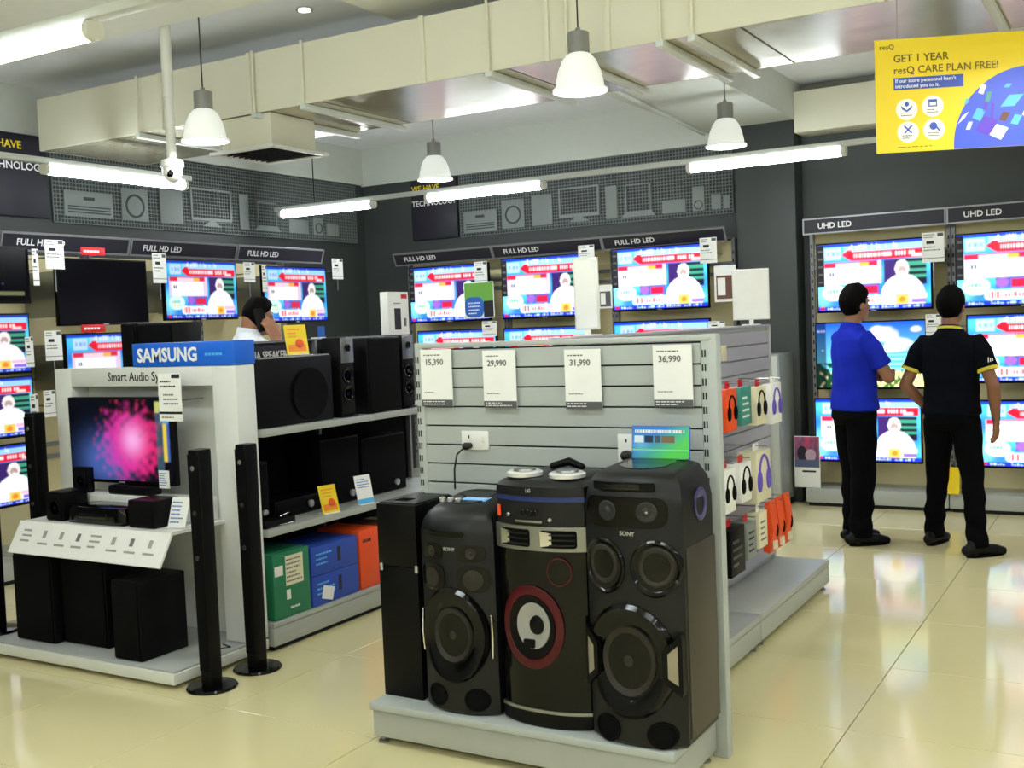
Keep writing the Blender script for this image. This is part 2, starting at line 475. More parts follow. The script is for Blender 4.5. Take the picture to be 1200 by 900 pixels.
def picture_mesh(im, w_, h_, m, y=0.0, inset=0.0):
    """flat coloured cells filling x -w/2..w/2, z 0..h, facing -y"""
    H_, W_ = im.shape[:2]
    gx = np.linspace(-w_ / 2, w_ / 2, W_ + 1); gz = np.linspace(h_, 0, H_ + 1)
    vs = np.zeros(((H_ + 1) * (W_ + 1), 3)); X, Z = np.meshgrid(gx, gz)
    vs[:, 0] = X.ravel(); vs[:, 1] = y; vs[:, 2] = Z.ravel()
    i = np.arange(H_)[:, None] * (W_ + 1) + np.arange(W_)[None]
    q = np.stack([i, i + W_ + 1, i + W_ + 2, i + 1], -1).reshape(-1, 4)
    me = bpy.data.meshes.new('picture'); me.from_pydata(vs.tolist(), [], q.tolist())
    at = me.color_attributes.new('picture', 'FLOAT_COLOR', 'CORNER')
    col = np.ones((H_ * W_, 4, 4), np.float32); col[:, :, :3] = im.reshape(-1, 1, 3)
    at.data.foreach_set('color', col.ravel())
    me.materials.append(MAT[m]); me.update(); return me

# ------------------------------------------------------------------ the setting
XL, YB, XR, YF, ZC = -7.13, 9.25, 4.6, -3.2, 3.45
TS, GAP = 0.8, 0.004
fl = MB().box(XL - 0.2, XR + 0.2, YF - 0.2, YB + 0.2, -0.14, -0.008, 'grout').build('floor')
structure(fl, 'polished cream tiled floor of the shop')
tile_me = MB().box(0, TS - GAP, 0, TS - GAP, -0.008, 0.0, 'tile', 0.0012, 1).mesh('floor_tile')
i0 = math.floor((XL + 1.0) / TS); j0 = math.floor((YF - 0.1) / TS)
nt_ = 0
for i in range(i0, int((XR + 1.0) / TS) + 1):
    for j in range(j0, int((YB - 0.1) / TS) + 1):
        if nt_ < 298:
            link('tile', tile_me, fl, (-1.0 + i * TS, 0.1 + j * TS, 0)); nt_ += 1
structure(MB().box(XL - 0.15, XR + 0.15, YB, YB + 0.15, 0, ZC, 'wall_dark').build('wall_back'), 'dark charcoal back wall behind the television bays')
structure(MB().box(XL - 0.15, XL, YF, YB, 0, ZC, 'wall_dark').build('wall_left'), 'dark charcoal left wall behind the television bays')
structure(MB().box(XR, XR + 0.15, YF, YB, 0, ZC, 'store_wall').build('wall_right'), 'plain pale right wall of the shop')
structure(MB().box(XL - 0.15, XR + 0.15, YF - 0.15, YF, 0, ZC, 'store_wall').build('wall_rear'), 'plain pale rear wall of the shop')
ce = structure(MB().box(XL - 0.15, XR + 0.15, YF - 0.15, YB + 0.15, ZC, ZC + 0.15, 'ceiling_paint').build('ceiling'), 'flat pale grey ceiling')
# light fascia above the dark walls, soffit panels, beam and column
structure(MB().box(XL, XR, YB - 0.03, YB, 3.07, ZC, 'wall_light').build('trim_1'), 'pale fascia band above the back wall display')
structure(MB().box(XL, XL + 0.03, YF, YB - 0.03, 3.08, ZC, 'wall_light').build('trim_2'), 'pale fascia band above the left wall display')
structure(MB().box(-2.50, XR, YB - 0.28, YB, 3.03, 3.36, 'duct_paint', 0.006).build('trim_3'), 'cream painted beam along the top of the back wall')
structure(MB().box(-3.78, XR, YF, 5.30, 3.36, ZC, 'ceiling_warm').build('trim_4'), 'dropped warm white ceiling panel over the aisle')
structure(MB().box(XL + 0.03, -3.78, YF, 4.40, 3.30, ZC, 'ceiling_warm').build('trim_5'), 'dropped ceiling beam near the left wall')
structure(MB().box(-3.30, -2.50, 5.95, YB - 0.03, 3.15, ZC, 'wall_light').build('trim_6'), 'pale boxed soffit running to the back wall column')
structure(MB().box(-3.02, -2.52, 9.02, YB, 0, 3.15, 'wall_dark', 0.004).build('trim_7'), 'dark charcoal square column in the back wall')

# ------------------------------------------------------------------ air duct
d = thing('air_duct', 'long cream rectangular air duct hung under the ceiling', 'duct', (0, 5.0, 2.9))
DX0, DX1, DD, DH = -6.63, XR, 0.92, 0.35
b = MB(); b.box(DX0, DX1, 0, 0.012, 0, DH, 'duct_paint'); b.build('front_panel', d)
MB().box(DX0, DX1, DD - 0.012, DD, 0, DH, 'duct_paint').build('rear_panel', d)
MB().box(DX0, DX1, 0.012, DD - 0.012, DH - 0.012, DH, 'duct_paint').build('top_panel', d)
MB().box(DX0, DX0 + 0.012, 0.012, DD - 0.012, 0, DH, 'duct_paint').build('end_panel', d)
nseg = 9; sw = (DX1 - DX0) / nseg
for k in range(nseg):
    MB().box(DX0 + k * sw + 0.012, DX0 + (k + 1) * sw, 0.012, DD - 0.012, 0.0, 0.010, 'duct_foil').build('bottom_panel', d)
for x in (-5.62, -4.62, -4.24, -2.98, -2.52, -2.02, -1.86, -0.6, 0.9, 2.4):
    st = MB().box(x - 0.02, x + 0.02, -0.03, DD + 0.06, -0.035, -0.002, 'rail_white', 0.004).build('strut', d)
    for yy_ in (-0.018, DD + 0.03):
        MB().cyl((x, yy_, -0.03), (x, yy_, DH + 0.01 if yy_ < 0 else ZC - 2.9 - 0.002), 0.008, 'metal' if yy_ > 0 else 'duct_paint', 8).build('hanger_rod', st)
for x in (-5.42, -4.66, -3.4, -2.64, -2.3, -1.0):
    MB().box(x - 0.016, x + 0.016, -0.014, 0, -0.006, DH + 0.006, 'duct_paint', 0.004).build('seam_flange', d)
# diffuser neck and grille under the duct
g = thing('ceiling_diffuser', 'square white air diffuser with dark louvres under the duct', 'air vent', (-4.74, 5.23, 2.70))
b = MB()
for a in ((-0.2, -0.188, -0.2, 0.2), (0.188, 0.2, -0.2, 0.2), (-0.188, 0.188, -0.2, -0.188), (-0.188, 0.188, 0.188, 0.2)):
    b.box(a[0], a[1], a[2], a[3], 0.0, 0.196, 'duct_paint')
b.build('neck', g)
b = MB()
for a in ((-0.26, 0.26, -0.26, -0.22), (-0.26, 0.26, 0.22, 0.26), (-0.26, -0.22, -0.22, 0.22), (0.22, 0.26, -0.22, 0.22)):
    b.box(*a, -0.02, 0.0, 'white_paint', 0.004)
b.build('frame', g)
MB().box(-0.187, 0.187, -0.187, 0.187, 0.03, 0.04, 'dark_slot').build('throat', g)
for k in range(9):
    y = -0.2 + 0.05 * k
    MB().xprism([(y, -0.012), (y + 0.006, -0.016), (y + 0.034, 0.002), (y + 0.028, 0.006)], -0.22, 0.22, 'dark_slot').build('louvre', g)
# conduit pipe behind the duct
tag(MB().chain([(-3.28, 9.0, 3.12), (-3.1, 6.6, 3.12), (-2.0, 6.3, 3.12), (-2.0, 6.0, 3.12), (-2.0, 6.0, 3.40)], [0.014] * 5, 'rail_white', 8).build('conduit_pipe'),
    'thin white conduit pipe bent behind the air duct', 'pipe')

# ------------------------------------------------------------------ lamps
def pendant(x, y, z=2.66, label='', grp=None, top=ZC):
    p = thing('pendant_lamp', label, 'lamp', (x, y, z), 0, grp)
    sh = [(0.131, 0.0), (0.132, 0.012), (0.117, 0.02), (0.113, 0.05), (0.101, 0.10), (0.082, 0.145), (0.060, 0.172), (0.05, 0.178)]
    prof = sh + [(0.046, 0.172), (0.056, 0.166), (0.077, 0.140), (0.096, 0.098), (0.108, 0.05), (0.113, 0.022), (0.126, 0.002)]
    b = MB(); b.lathe(prof + [prof[0]], 'pendant_shade', seg=36, cap=False); b.build('shade', p)
    MB().lathe([(0.05, 0.178), (0.052, 0.18), (0.052, 0.275), (0.046, 0.28), (0.012, 0.284), (0.012, 0.30)], 'pendant_grey', seg=24).build('socket', p)
    MB().lathe([(0.010, 0.165), (0.03, 0.15), (0.075, 0.075), (0.085, 0.055), (0.07, 0.035), (0.02, 0.028)], 'bulb', seg=20).build('bulb', p)
    MB().cyl((0, 0, 0.30), (0, 0, top - z), 0.004, 'cable_black', 8).build('cord', p)
    MB().lathe([(0.035, top - z - 0.02), (0.035, top - z - 0.001)], 'white_paint', seg=16).build('ceiling_cup', p)
    return p
pendant(-4.57, 4.52, label='white bell pendant lamp hanging beside the camera pole', grp=None, top=ZC)
pendant(-4.58, 6.82, label='white bell pendant lamp hanging before the WE HAVE sign on the back wall')
pendant(-2.34, 4.75, label='white bell pendant lamp close against the front of the cream duct', top=3.36)
pendant(-2.37, 6.91, label='white bell pendant lamp under the pale boxed soffit', top=ZC)
for x in (-4.4, -2.2, 0.0, 2.2):  # unseen pendants added to light the front of the scene
    for y in (-1.6, 0.4):
        pendant(x, y, label='unseen white bell pendant lamp added for fill in the front half of the shop', grp='added fill pendants in the front half of the shop', top=3.30 if x < -3.78 else 3.36)
for x, y in ((1.9, 2.4), (1.9, 6.9)):  # two more pendants added out of view as fill from the right
    pendant(x, y, label='unseen white bell pendant lamp added for fill over the right aisle', grp='added fill pendants over the right aisle', top=3.36 if y < 5.3 else ZC)
def batten(x0, x1, y, z, label, rotz=0.0, grp=None):
    """tube lamp, runs along local x from 0 to L"""
    L = x1 - x0
    t = thing('tube_lamp', label, 'lamp', (x0, y, z) if rotz == 0 else (y, x0, z), rotz, grp)
    pr = [(0.036 * math.cos(a), 0.036 * math.sin(a)) for a in [PI * 0.75 + PI * 1.5 * k / 18 for k in range(19)]]
    MB().xprism(pr, 0.03, L - 0.03, 'tube').build('diffuser', t)
    MB().box(0.03, L - 0.03, -0.024, 0.024, 0.0255, 0.03, 'white_paint').build('housing', t)
    for xa in (0.0, L - 0.03):
        MB().xprism([(p[0] * 1.06, p[1] * 1.06) for p in pr], xa, xa + 0.03, 'white_paint').build('end_cap', t)
    return t
def rail(x0, x1, y, z, label, rotz=0.0, rods=(), top=ZC):
    L = x1 - x0
    t = thing('lamp_rail', label, 'rail', (x0, y, z) if rotz == 0 else (y, x0, z), rotz)
    MB().box(0, L, -0.03, 0.03, 0, 0.035, 'rail_white', 0.004).build('trunking', t)
    for r in rods:
        MB().cyl((r, 0, 0.035), (r, 0, top - z), 0.005, 'cable_black', 8).build('hanger_rod', t)
    return t
ZL = 2.65
rail(-6.85, -1.2, 7.6, ZL + 0.03, 'white lamp rail carrying tube lamps along the back wall', rods=(0.45, 5.6))
rail(1.0, 5.66, -5.9, ZL + 0.03, 'white lamp rail carrying a tube lamp along the left wall', PI / 2, rods=(0.6, 2.6), top=3.30)
rail(-5.0, 2.6, 2.63, ZL + 0.03, 'white lamp rail across the front of the shop', rods=(0.3, 4.5, 7.0), top=3.30)
batten(-6.80, -5.74, 7.6, ZL, 'lit tube lamp on the rail end next to the left wall corner')
batten(-5.20, -4.08, 7.6, ZL, 'lit tube lamp on the rail in front of the WE HAVE sign')
batten(-2.90, -1.77, 7.6, ZL, 'lit tube lamp on the rail beside the yellow hanging banner')
batten(4.46, 5.62, -5.9, ZL, 'lit tube lamp on the left wall rail above the full HD televisions', PI / 2)
batten(1.6, 2.76, -5.9, ZL, 'lit tube lamp on the left wall rail near the shop front', PI / 2)
batten(-4.35, -3.15, 2.63, ZL, 'lit tube lamp by the dropped beam in front of the camera pole')
for x in (-2.4, -0.4, 1.3):  # out-of-frame tubes added along this rail for extra light
    batten(x, x + 1.16, 2.63, ZL, 'unseen tube lamp added for fill on the rail across the front of the shop', 0, 'added fill tubes across the shop front')
rail(-4.8, 2.6, -0.7, ZL + 0.03, 'white lamp rail added out of view behind the viewpoint', rods=(0.3, 4.5, 7.0), top=3.30)  # rail and its tubes added behind the viewpoint for frontal light
for x in (-4.4, -2.6, -0.8, 1.0):
    batten(x, x + 1.16, -0.7, ZL, 'unseen tube lamp added for frontal fill on the rail behind the viewpoint', 0, 'added fill tubes behind the viewpoint')
rail(-0.5, 7.0, 3.0, ZL + 0.03, 'white lamp rail added out of view along the right aisle', PI / 2, rods=(0.5, 5.0), top=3.36)  # unseen rail and tubes added to light the scene from the right
for y in (0.0, 2.0, 4.0, 5.8):
    batten(y, y + 1.16, 3.0, ZL, 'unseen tube lamp added for fill on the rail along the right aisle', PI / 2, 'added fill tubes along the right aisle')
dn = thing('downlight', 'small round recessed downlight in the grey ceiling', 'lamp', (-4.23, 5.02, ZC))
MB().lathe([(0.05, -0.012), (0.05, -0.001)], 'chrome', seg=20).build('rim', dn)
MB().lathe([(0.036, -0.016), (0.036, -0.012)], 'downlight', seg=20).build('lens', dn)
# dome camera on its pole
c = thing('security_camera', 'white dome security camera on a ceiling pole', 'camera', (-4.85, 4.53, 2.50))
MB().cyl((0, 0, 0.1), (0, 0, 0.45), 0.026, 'white_paint', 16).build('lower_pole', c)
MB().cyl((0, 0, 0.45), (0, 0, ZC - 2.50), 0.031, 'white_paint', 16).build('upper_pole', c)
MB().lathe([(0.03, 0.1), (0.062, 0.09), (0.066, 0.055), (0.06, 0.045)], 'white_gloss', seg=24).build('mount', c)
MB().lathe([(0.058, 0.045), (0.056, 0.02), (0.044, -0.015), (0.02, -0.036), (0.004, -0.04)], 'white_gloss', seg=24).build('dome', c)
MB().lathe([(0.024, 0.0), (0.022, 0.012), (0.006, 0.016)], 'black_gloss', c=(0.02, -0.036, 0.012), axis='y', seg=18).build('lens', c)
for x, y in ((-0.13, 4.65), (-0.13, 7.4)):  # pendants just out of frame, added for their light
    pendant(x, y, label='unseen white bell pendant lamp added for fill between the banner and the right aisle', grp='added fill pendants by the right aisle', top=3.36 if y < 5.3 else ZC)

# ------------------------------------------------------------------ television bays
def bay(w_, head, label, loc, rotz, depth, tilt=0.0, grp=None, slots=True):
    t = thing('display_bay', label, 'display rack', loc, rotz, grp)
    MB().box(0.03, w_ - 0.03, depth - 0.03, depth, 0.14, 2.22, 'bay_cream').build('back_panel', t)
    for xa in (0.0, w_ - 0.03):
        u = MB().box(xa, xa + 0.03, depth - 0.08, depth - 0.002, 0.14, 2.24, 'frame_grey', 0.002, 1).build('upright', t)
        s = MB()
        for k in range(26): s.box(xa + 0.010, xa + 0.020, depth - 0.0815, depth - 0.07, 0.3 + k * 0.072, 0.33 + k * 0.072, 'dark_slot')
        s.build('slots', u, smooth=False)['kind'] = 'stuff'
    for z in (0.72, 1.30, 1.92):
        for zz in (z, z + 0.09):
            MB().box(0.031, w_ - 0.031, depth - 0.065, depth - 0.031, zz, zz + 0.03, 'frame_grey').build('crossbar', t)
    h = MB().box(0.012, w_ - 0.012, 0, 0.02, 0.012, 0.118, 'sign_dark').build('header_board', t, loc=(0, 0.02, 2.20))
    h.rotation_euler = (tilt, 0, 0)
    f = MB()
    f.box(0.0, w_, -0.008, 0.022, 0.118, 0.130, 'frame_grey').box(0.0, w_, -0.008, 0.022, 0, 0.012, 'frame_grey')
    f.box(0.0, 0.012, -0.008, 0.022, 0.012, 0.118, 'frame_grey').box(w_ - 0.012, w_, -0.008, 0.022, 0.012, 0.118, 'frame_grey')
    f.build('header_frame', h)
    text(head, 0.045, 'letter_white', h, (0.12, -0.002, 0.043), bold=0.016)
    for xa in (0.02, w_ - 0.04):
        MB().box(xa, xa + 0.02, 0.03, depth - 0.03, 2.23, 2.25, 'frame_grey').build('header_arm', t)
    MB().box(0.002, w_ - 0.002, -0.10, depth, 0.03, 0.145, 'steel_grey', 0.004).build('plinth', t)
    MB().box(0.02, w_ - 0.02, -0.08, depth - 0.02, 0.0, 0.03, 'dark_slot').build('plinth_foot', t)
    return t
YS = 8.95
bx = (-6.54, -5.39, -4.24, -3.09)
nm = ('beside the left wall corner', 'between its two neighbours on the back wall', 'beside the dark column')
for k in range(3):
    bay(1.146, 'FULL HD LED', 'cream television bay headed FULL HD LED ' + nm[k], (bx[k], YS, 0), 0, 0.295, 0.42, 'full HD bays on the back wall')
bay(1.096, 'UHD LED', 'cream television bay headed UHD LED next to the dark column', (-2.45, YS, 0), 0, 0.295, 0.0, 'UHD bays on the back wall')
bay(1.30, 'UHD LED', 'cream television bay headed UHD LED with no dark column beside it', (-1.35, YS, 0), 0, 0.295, 0.0, 'UHD bays on the back wall')
XS = -6.57
ly = ((3.50, 4.60, 'nearest the shop front on the left wall'), (4.61, 5.67, 'holding the switched-off black television on the left wall'),
      (5.68, 6.78, 'between the off television and the man on the phone'), (6.79, 7.88, 'last on the left wall before the corner'))
for a, b_, n_ in ly:
    bay(b_ - a, 'FULL HD LED', 'cream bay headed FULL HD LED ' + n_, (XS, a, 0), PI / 2, 0.55, 0.3, 'full HD bays on the left wall')

# ------------------------------------------------------------------ televisions
PIC = {}
def tv(x0, x1, z0, z1, plane, side, pic, label, grp=None, rotz=None, back=0.1):
    """side 'b': back wall, faces -y at y=plane; side 'l': left wall, faces +x at x=plane"""
    w_, h_ = x1 - x0, z1 - z0
    if side == 'b': loc = ((x0 + x1) / 2, plane, z0); rz = 0
    else: loc = (plane, (x0 + x1) / 2, z0); rz = PI / 2
    t = thing('television', label, 'television', loc, rz if rotz is None else rotz, grp)
    key = ('case', round(w_, 2), round(h_, 2), back)
    bz = 0.011
    c_ = MB()
    c_.box(-w_ / 2, w_ / 2, 0, 0.035, 0, h_, 'black', 0.004)
    c_.build('casing', t)
    MB().box(-w_ * 0.33, w_ * 0.33, 0.035, 0.06, h_ * 0.12, h_ * 0.7, 'black_matte', 0.01).build('rear_housing', t)
    for xa in (-w_ * 0.2, w_ * 0.2):
        MB().box(xa - 0.015, xa + 0.015, 0.06, back, h_ * 0.15, h_ * 0.85, 'metal', 0.003).build('wall_bracket', t)
    if pic not in PIC: PIC[pic] = picture_mesh(soft(pic[0]()), 1.0, 1.0, pic[1], -0.0006)
    link('screen', PIC[pic], t, (0, 0, bz + 0.006)).scale = (w_ - 2 * bz, 1, h_ - 2 * bz - 0.006)
    MB().box(-0.022, 0.022, -0.002, 0, 0.003, 0.010, 'silver').build('maker_plate', t)
    if pic[0] is news and side == 'b' and z0 > 1.5:
        q = MB().box(-w_ / 2 + 0.008, -w_ / 2 + 0.062, -0.0022, -0.0012, h_ * 0.38, h_ * 0.97, 'sign_dark').build('spec_sticker', t)
        e = MB()
        for k in range(5): e.box(-w_ / 2 + 0.018, -w_ / 2 + 0.052, -0.003, -0.0022, h_ * (0.43 + 0.11 * k), h_ * (0.46 + 0.11 * k), 'letter_grey')
        e.build('sticker_print', q, smooth=False)['kind'] = 'stuff'
    return t
NS = (news, 'screen_soft'); NM = (news, 'screen_mid'); NB = (news, 'screen_bright')
YT = 8.90

def tb(*a, **k): return tv(*a, back=0.279, **k)
tb(-6.34, -5.42, 1.62, 2.17, YT, 'b', NM, 'lit television showing news under the first FULL HD LED header from the wall corner')
tb(-5.28, -4.38, 1.62, 2.19, YT, 'b', NM, 'lit television showing news behind the tall narrow white sign')
tb(-4.14, -3.24, 1.645, 2.20, YT, 'b', NB, 'lit bright television showing news next to the dark column under FULL HD LED')
tb(-6.27, -5.36, 0.98, 1.545, YT, 'b', NM, 'television in the lower row of the bay beside the wall corner, mostly hidden')
tb(-5.28, -4.38, 0.98, 1.540, YT, 'b', NM, 'television in the lower row behind the slatted end rack, mostly hidden')
tb(-4.14, -3.24, 0.98, 1.560, YT, 'b', NM, 'television in the lower row of the bay beside the dark column')
tb(-2.33, -1.45, 1.560, 2.115, YT, 'b', NB, 'lit UHD television showing news above the man in the blue polo')
tb(-2.355, -1.50, 0.945, 1.485, YT, 'b', (beach, 'screen_mid'), 'lit UHD television showing clouds and a sandy beach')
tb(-2.375, -1.545, 0.36, 0.875, YT, 'b', NB, 'lit UHD television low on the wall between the two men')
tb(-1.285, -0.34, 1.555, 2.115, YT, 'b', NB, 'lit UHD television showing news under the second UHD LED header, top of three')
tb(-1.215, -0.33, 0.985, 1.505, YT, 'b', NB, 'lit UHD television beside the head of the man in black, middle of three')
tb(-1.145, -0.27, 0.345, 0.860, YT, 'b', NB, 'lit UHD television beside the legs of the man in black, bottom of three')
XT = -6.40
def tl(*a, **k): return tv(*a, back=0.653, **k)
tl(4.895, 5.67, 1.685, 2.150, XT, 'l', (dark, 'screen_off'), 'switched-off black television under a red strip label on the left wall')
tl(5.83, 6.59, 1.705, 2.170, XT, 'l', NS, 'lit television showing news right of the switched-off television')
tl(6.895, 7.71, 1.665, 2.150, XT, 'l', NS, 'lit television showing news behind the man on the phone')
tl(4.93, 5.73, 1.160, 1.632, XT, 'l', NS, 'lit television below the switched-off one, partly hidden by the white audio stand')
tl(3.93, 4.69, 1.84, 2.21, XT, 'l', (dark_text, 'screen_off'), 'dark television with a line of text, top of the column by the shop front')
tl(3.90, 4.665, 1.38, 1.775, XT, 'l', NS, 'lit television directly below the dark one with a line of text')
tl(3.90, 4.665, 0.965, 1.365, XT, 'l', NS, 'lit television third down in the column by the shop front')
tl(3.90, 4.675, 0.52, 0.930, XT, 'l', NS, 'lit television lowest in the column by the shop front')

# ------------------------------------------------------------------ price cards and small signs
def lines(b, x0, x1, z0, z1, n, y, m='letter_grey', seed=1, th=0.35):
    rg = random.Random(seed); step = (z1 - z0) / n
    for k in range(n):
        z = z1 - (k + 0.5) * step; x = x0
        e = x0 + (x1 - x0) * rg.uniform(0.55, 1.0)
        while x < e:
            wd = rg.uniform(0.04, 0.16) * (x1 - x0)
            b.box(x, min(x + wd, e), y - 0.0006, y, z - step * th / 2, z + step * th / 2, m); x += wd + 0.03 * (x1 - x0)
def card(label, loc, w_, h_, rotz=0.0, tilt=0.0, base='card_white', price=None, foot=False, arm=0.0, grp=None, kind='tag', seed=1, name='price_card', stem=0.0):
    """facing -y, origin at bottom centre"""
    t = thing(name, label, 'price card' if name == 'price_card' else 'sign', loc, rotz, grp)
    s = MB().box(-w_ / 2, w_ / 2, 0, 0.003, 0, h_, base).build('sheet', t)
    s.rotation_euler = (tilt, 0, 0)
    p = MB()
    if kind == 'tag':
        p.box(w_ * 0.2, w_ * 0.46, -0.0006, 0, h_ * 0.86, h_ * 0.97, 'card_grey')
        lines(p, -w_ * 0.42, w_ * 0.1, h_ * 0.80, h_ * 0.97, 2, 0, 'letter_grey', seed)
        lines(p, -w_ * 0.42, w_ * 0.4, h_ * 0.36, h_ * 0.56, 2, 0, 'letter_grey', seed + 1)
        p.box(-w_ * 0.3, w_ * 0.05, -0.0006, 0, h_ * 0.62, h_ * 0.72, 'letter_black')
        p.box(-w_ / 2, w_ / 2, -0.0006, 0, h_ * 0.13, h_ * 0.15, 'card_grey')
    elif kind == 'price':
        p.box(-w_ / 2, w_ / 2, -0.0006, 0, 0, h_ * 0.12, 'card_grey')
        lines(p, -w_ * 0.45, w_ * 0.45, h_ * 0.02, h_ * 0.11, 2, -0.0006, 'letter_white', seed)
        lines(p, -w_ * 0.4, w_ * 0.3, h_ * 0.87, h_ * 0.93, 1, 0, 'letter_grey', seed)
        lines(p, -w_ * 0.4, w_ * 0.1, h_ * 0.22, h_ * 0.28, 1, 0, 'letter_grey', seed + 2, 0.25)
    elif kind == 'list':
        p.box(w_ * 0.1, w_ * 0.46, -0.0006, 0, h_ * 0.90, h_ * 0.98, 'letter_black')
        lines(p, -w_ * 0.42, w_ * 0.3, h_ * 0.68, h_ * 0.88, 2, 0, 'letter_black', seed)
        lines(p, -w_ * 0.3, w_ * 0.4, h_ * 0.32, h_ * 0.60, 3, 0, 'letter_grey', seed + 1)
        p.box(-w_ / 2, w_ / 2, -0.0006, 0, h_ * 0.15, h_ * 0.20, 'letter_black')
        lines(p, -w_ * 0.4, w_ * 0.4, h_ * 0.04, h_ * 0.12, 1, 0, 'letter_grey', seed)
    elif kind == 'yellow':
        p.box(-w_ * 0.4, w_ * 0.4, -0.0006, 0, h_ * 0.12, h_ * 0.34, 'card_orange')
        p.lathe([(w_ * 0.2, 0.0), (w_ * 0.2, 0.0006)], 'orange', c=(w_ * 0.12, 0, h_ * 0.38), axis='y', seg=14)
        lines(p, -w_ * 0.35, w_ * 0.3, h_ * 0.55, h_ * 0.9, 3, 0, 'card_orange', seed)
    elif kind == 'pink':
        p.box(-w_ / 2, w_ / 2, -0.0006, 0, 0, h_ * 0.2, 'banner_cyan'); p.box(-w_ * 0.4, w_ * 0.4, -0.0006, 0, h_ * 0.22, h_ * 0.5, 'card_white')
        lines(p, -w_ * 0.4, w_ * 0.4, h_ * 0.55, h_ * 0.9, 4, 0, 'card_blue', seed)
    elif kind == 'notes':
        lines(p, -w_ * 0.42, w_ * 0.42, h_ * 0.12, h_ * 0.9, 6, 0, 'card_blue', seed)
    if p.v: p.build('print', s, smooth=False)['kind'] = 'stuff'
    if price: text(price, h_ * 0.10, 'letter_grey', s, (-w_ * 0.36, -0.0005, h_ * 0.73), bold=0.02)
    if arm: MB().box(-0.012, 0.012, 0.004, 0.004 + arm, h_ * 0.4, h_ * 0.4 + 0.008, 'metal').build('holder_arm', t)
    if stem: MB().box(-0.004, 0.004, 0.004, 0.010, -stem, h_ * 0.3, 'metal').build('holder_stem', t)
    if foot: MB().box(-w_ * 0.45, w_ * 0.45, -0.01, 0.06, 0.0, 0.006, 'card_white', 0.001).build('foot', t)
    return t
def cl(y0, y1, z0, z1, label, **k):
    return card(label, (XT + 0.035 if k.get('arm', 1) else XT + 0.005, (y0 + y1) / 2, z0), y1 - y0, z1 - z0, PI / 2, arm=k.pop('arm', 0.5), **k)
def cb(x0, x1, z0, z1, label, **k):
    return card(label, ((x0 + x1) / 2, YT - 0.03 if k.get('arm', 1) else YT - 0.006, z0), x1 - x0, z1 - z0, 0, arm=k.pop('arm', 0.32), **k)
G1 = 'price cards by the televisions'
cl(4.792, 4.938, 2.068, 2.263, 'white price card over the upper left corner of the switched-off television', stem=0.15, grp=G1)
cl(5.70, 5.83, 1.985, 2.205, 'white price card between the switched-off television and its lit neighbour', seed=4, stem=0.12, grp=G1)
cl(6.64, 6.77, 2.005, 2.165, 'white price card beside the head of the man on the phone', seed=6, stem=0.12, grp=G1)
cl(7.76, 7.91, 2.045, 2.23, 'white price card at the corner end of the left wall', seed=7, stem=0.1, grp=G1)
cl(4.748, 4.879, 1.455, 1.655, 'white price card above the left edge of the white audio stand', seed=8, stem=0.14, grp=G1)
cl(4.712, 4.801, 1.08, 1.258, 'small white price card just left of the white audio stand frame', seed=9, grp=G1)
cl(4.691, 4.737, 1.956, 2.197, 'tall narrow white spec strip on the edge of the dark television', seed=10, grp=G1)
for y0, z0, z1, n_ in ((4.62, 1.42, 1.62, 'second'), (4.63, 1.0, 1.24, 'third')):
    cl(y0, y0 + 0.06, z0, z1, 'narrow spec strip on the edge of the %s television down by the shop front' % n_, arm=0, seed=12, base='card_white', grp=G1)
cl(6.884, 6.938, 1.928, 2.15, 'narrow white spec strip on the television behind the man on the phone', arm=0, seed=14, grp=G1)
for y0, y1, z0, z1, n_ in ((5.087, 5.29, 2.172, 2.226, 'top edge of the switched-off television'), (5.06, 5.25, 1.636, 1.690, 'top edge of the television under the switched-off one')):
    t = tag(MB().box(-0.1, 0.1, -0.002, 0.004, 0, z1 - z0, 'red', 0.001).build('strip_label'), 'red strip label on the ' + n_, 'label')
    t.location = (XT + 0.02, (y0 + y1) / 2, z0); t.rotation_euler = (0, 0, PI / 2)
    pp = MB(); lines(pp, -0.08, 0.08, 0.012, 0.042, 1, -0.002, 'letter_white', 5, 0.5); pp.build('print', t, smooth=False)['kind'] = 'stuff'
cb(-5.57, -5.43, 1.97, 2.18, 'white price card by the television next to the wall corner', arm=0, seed=15, grp=G1)
cb(-4.46, -4.30, 2.10, 2.255, 'white price card above the tall narrow white sign', arm=0, seed=16, grp=G1)
cb(-3.30, -3.15, 2.02, 2.235, 'white price card on the corner of the television next to the dark column', seed=17, grp=G1)
cb(-5.51, -5.35, 1.47, 1.612, 'white price card on the lower row beside the wall corner bay', arm=0, seed=18, grp=G1)
cb(-3.245, -3.10, 1.42, 1.53, 'white price card on the lower row next to the dark column', seed=19, grp=G1)
cb(-1.515, -1.355, 1.915, 2.14, 'white price card on the corner of the UHD television above the blue polo', seed=20, stem=0.2, grp=G1)
cb(-1.50, -1.39, 1.36, 1.52, 'white price card behind the neck of the man in black', seed=21, grp=G1)
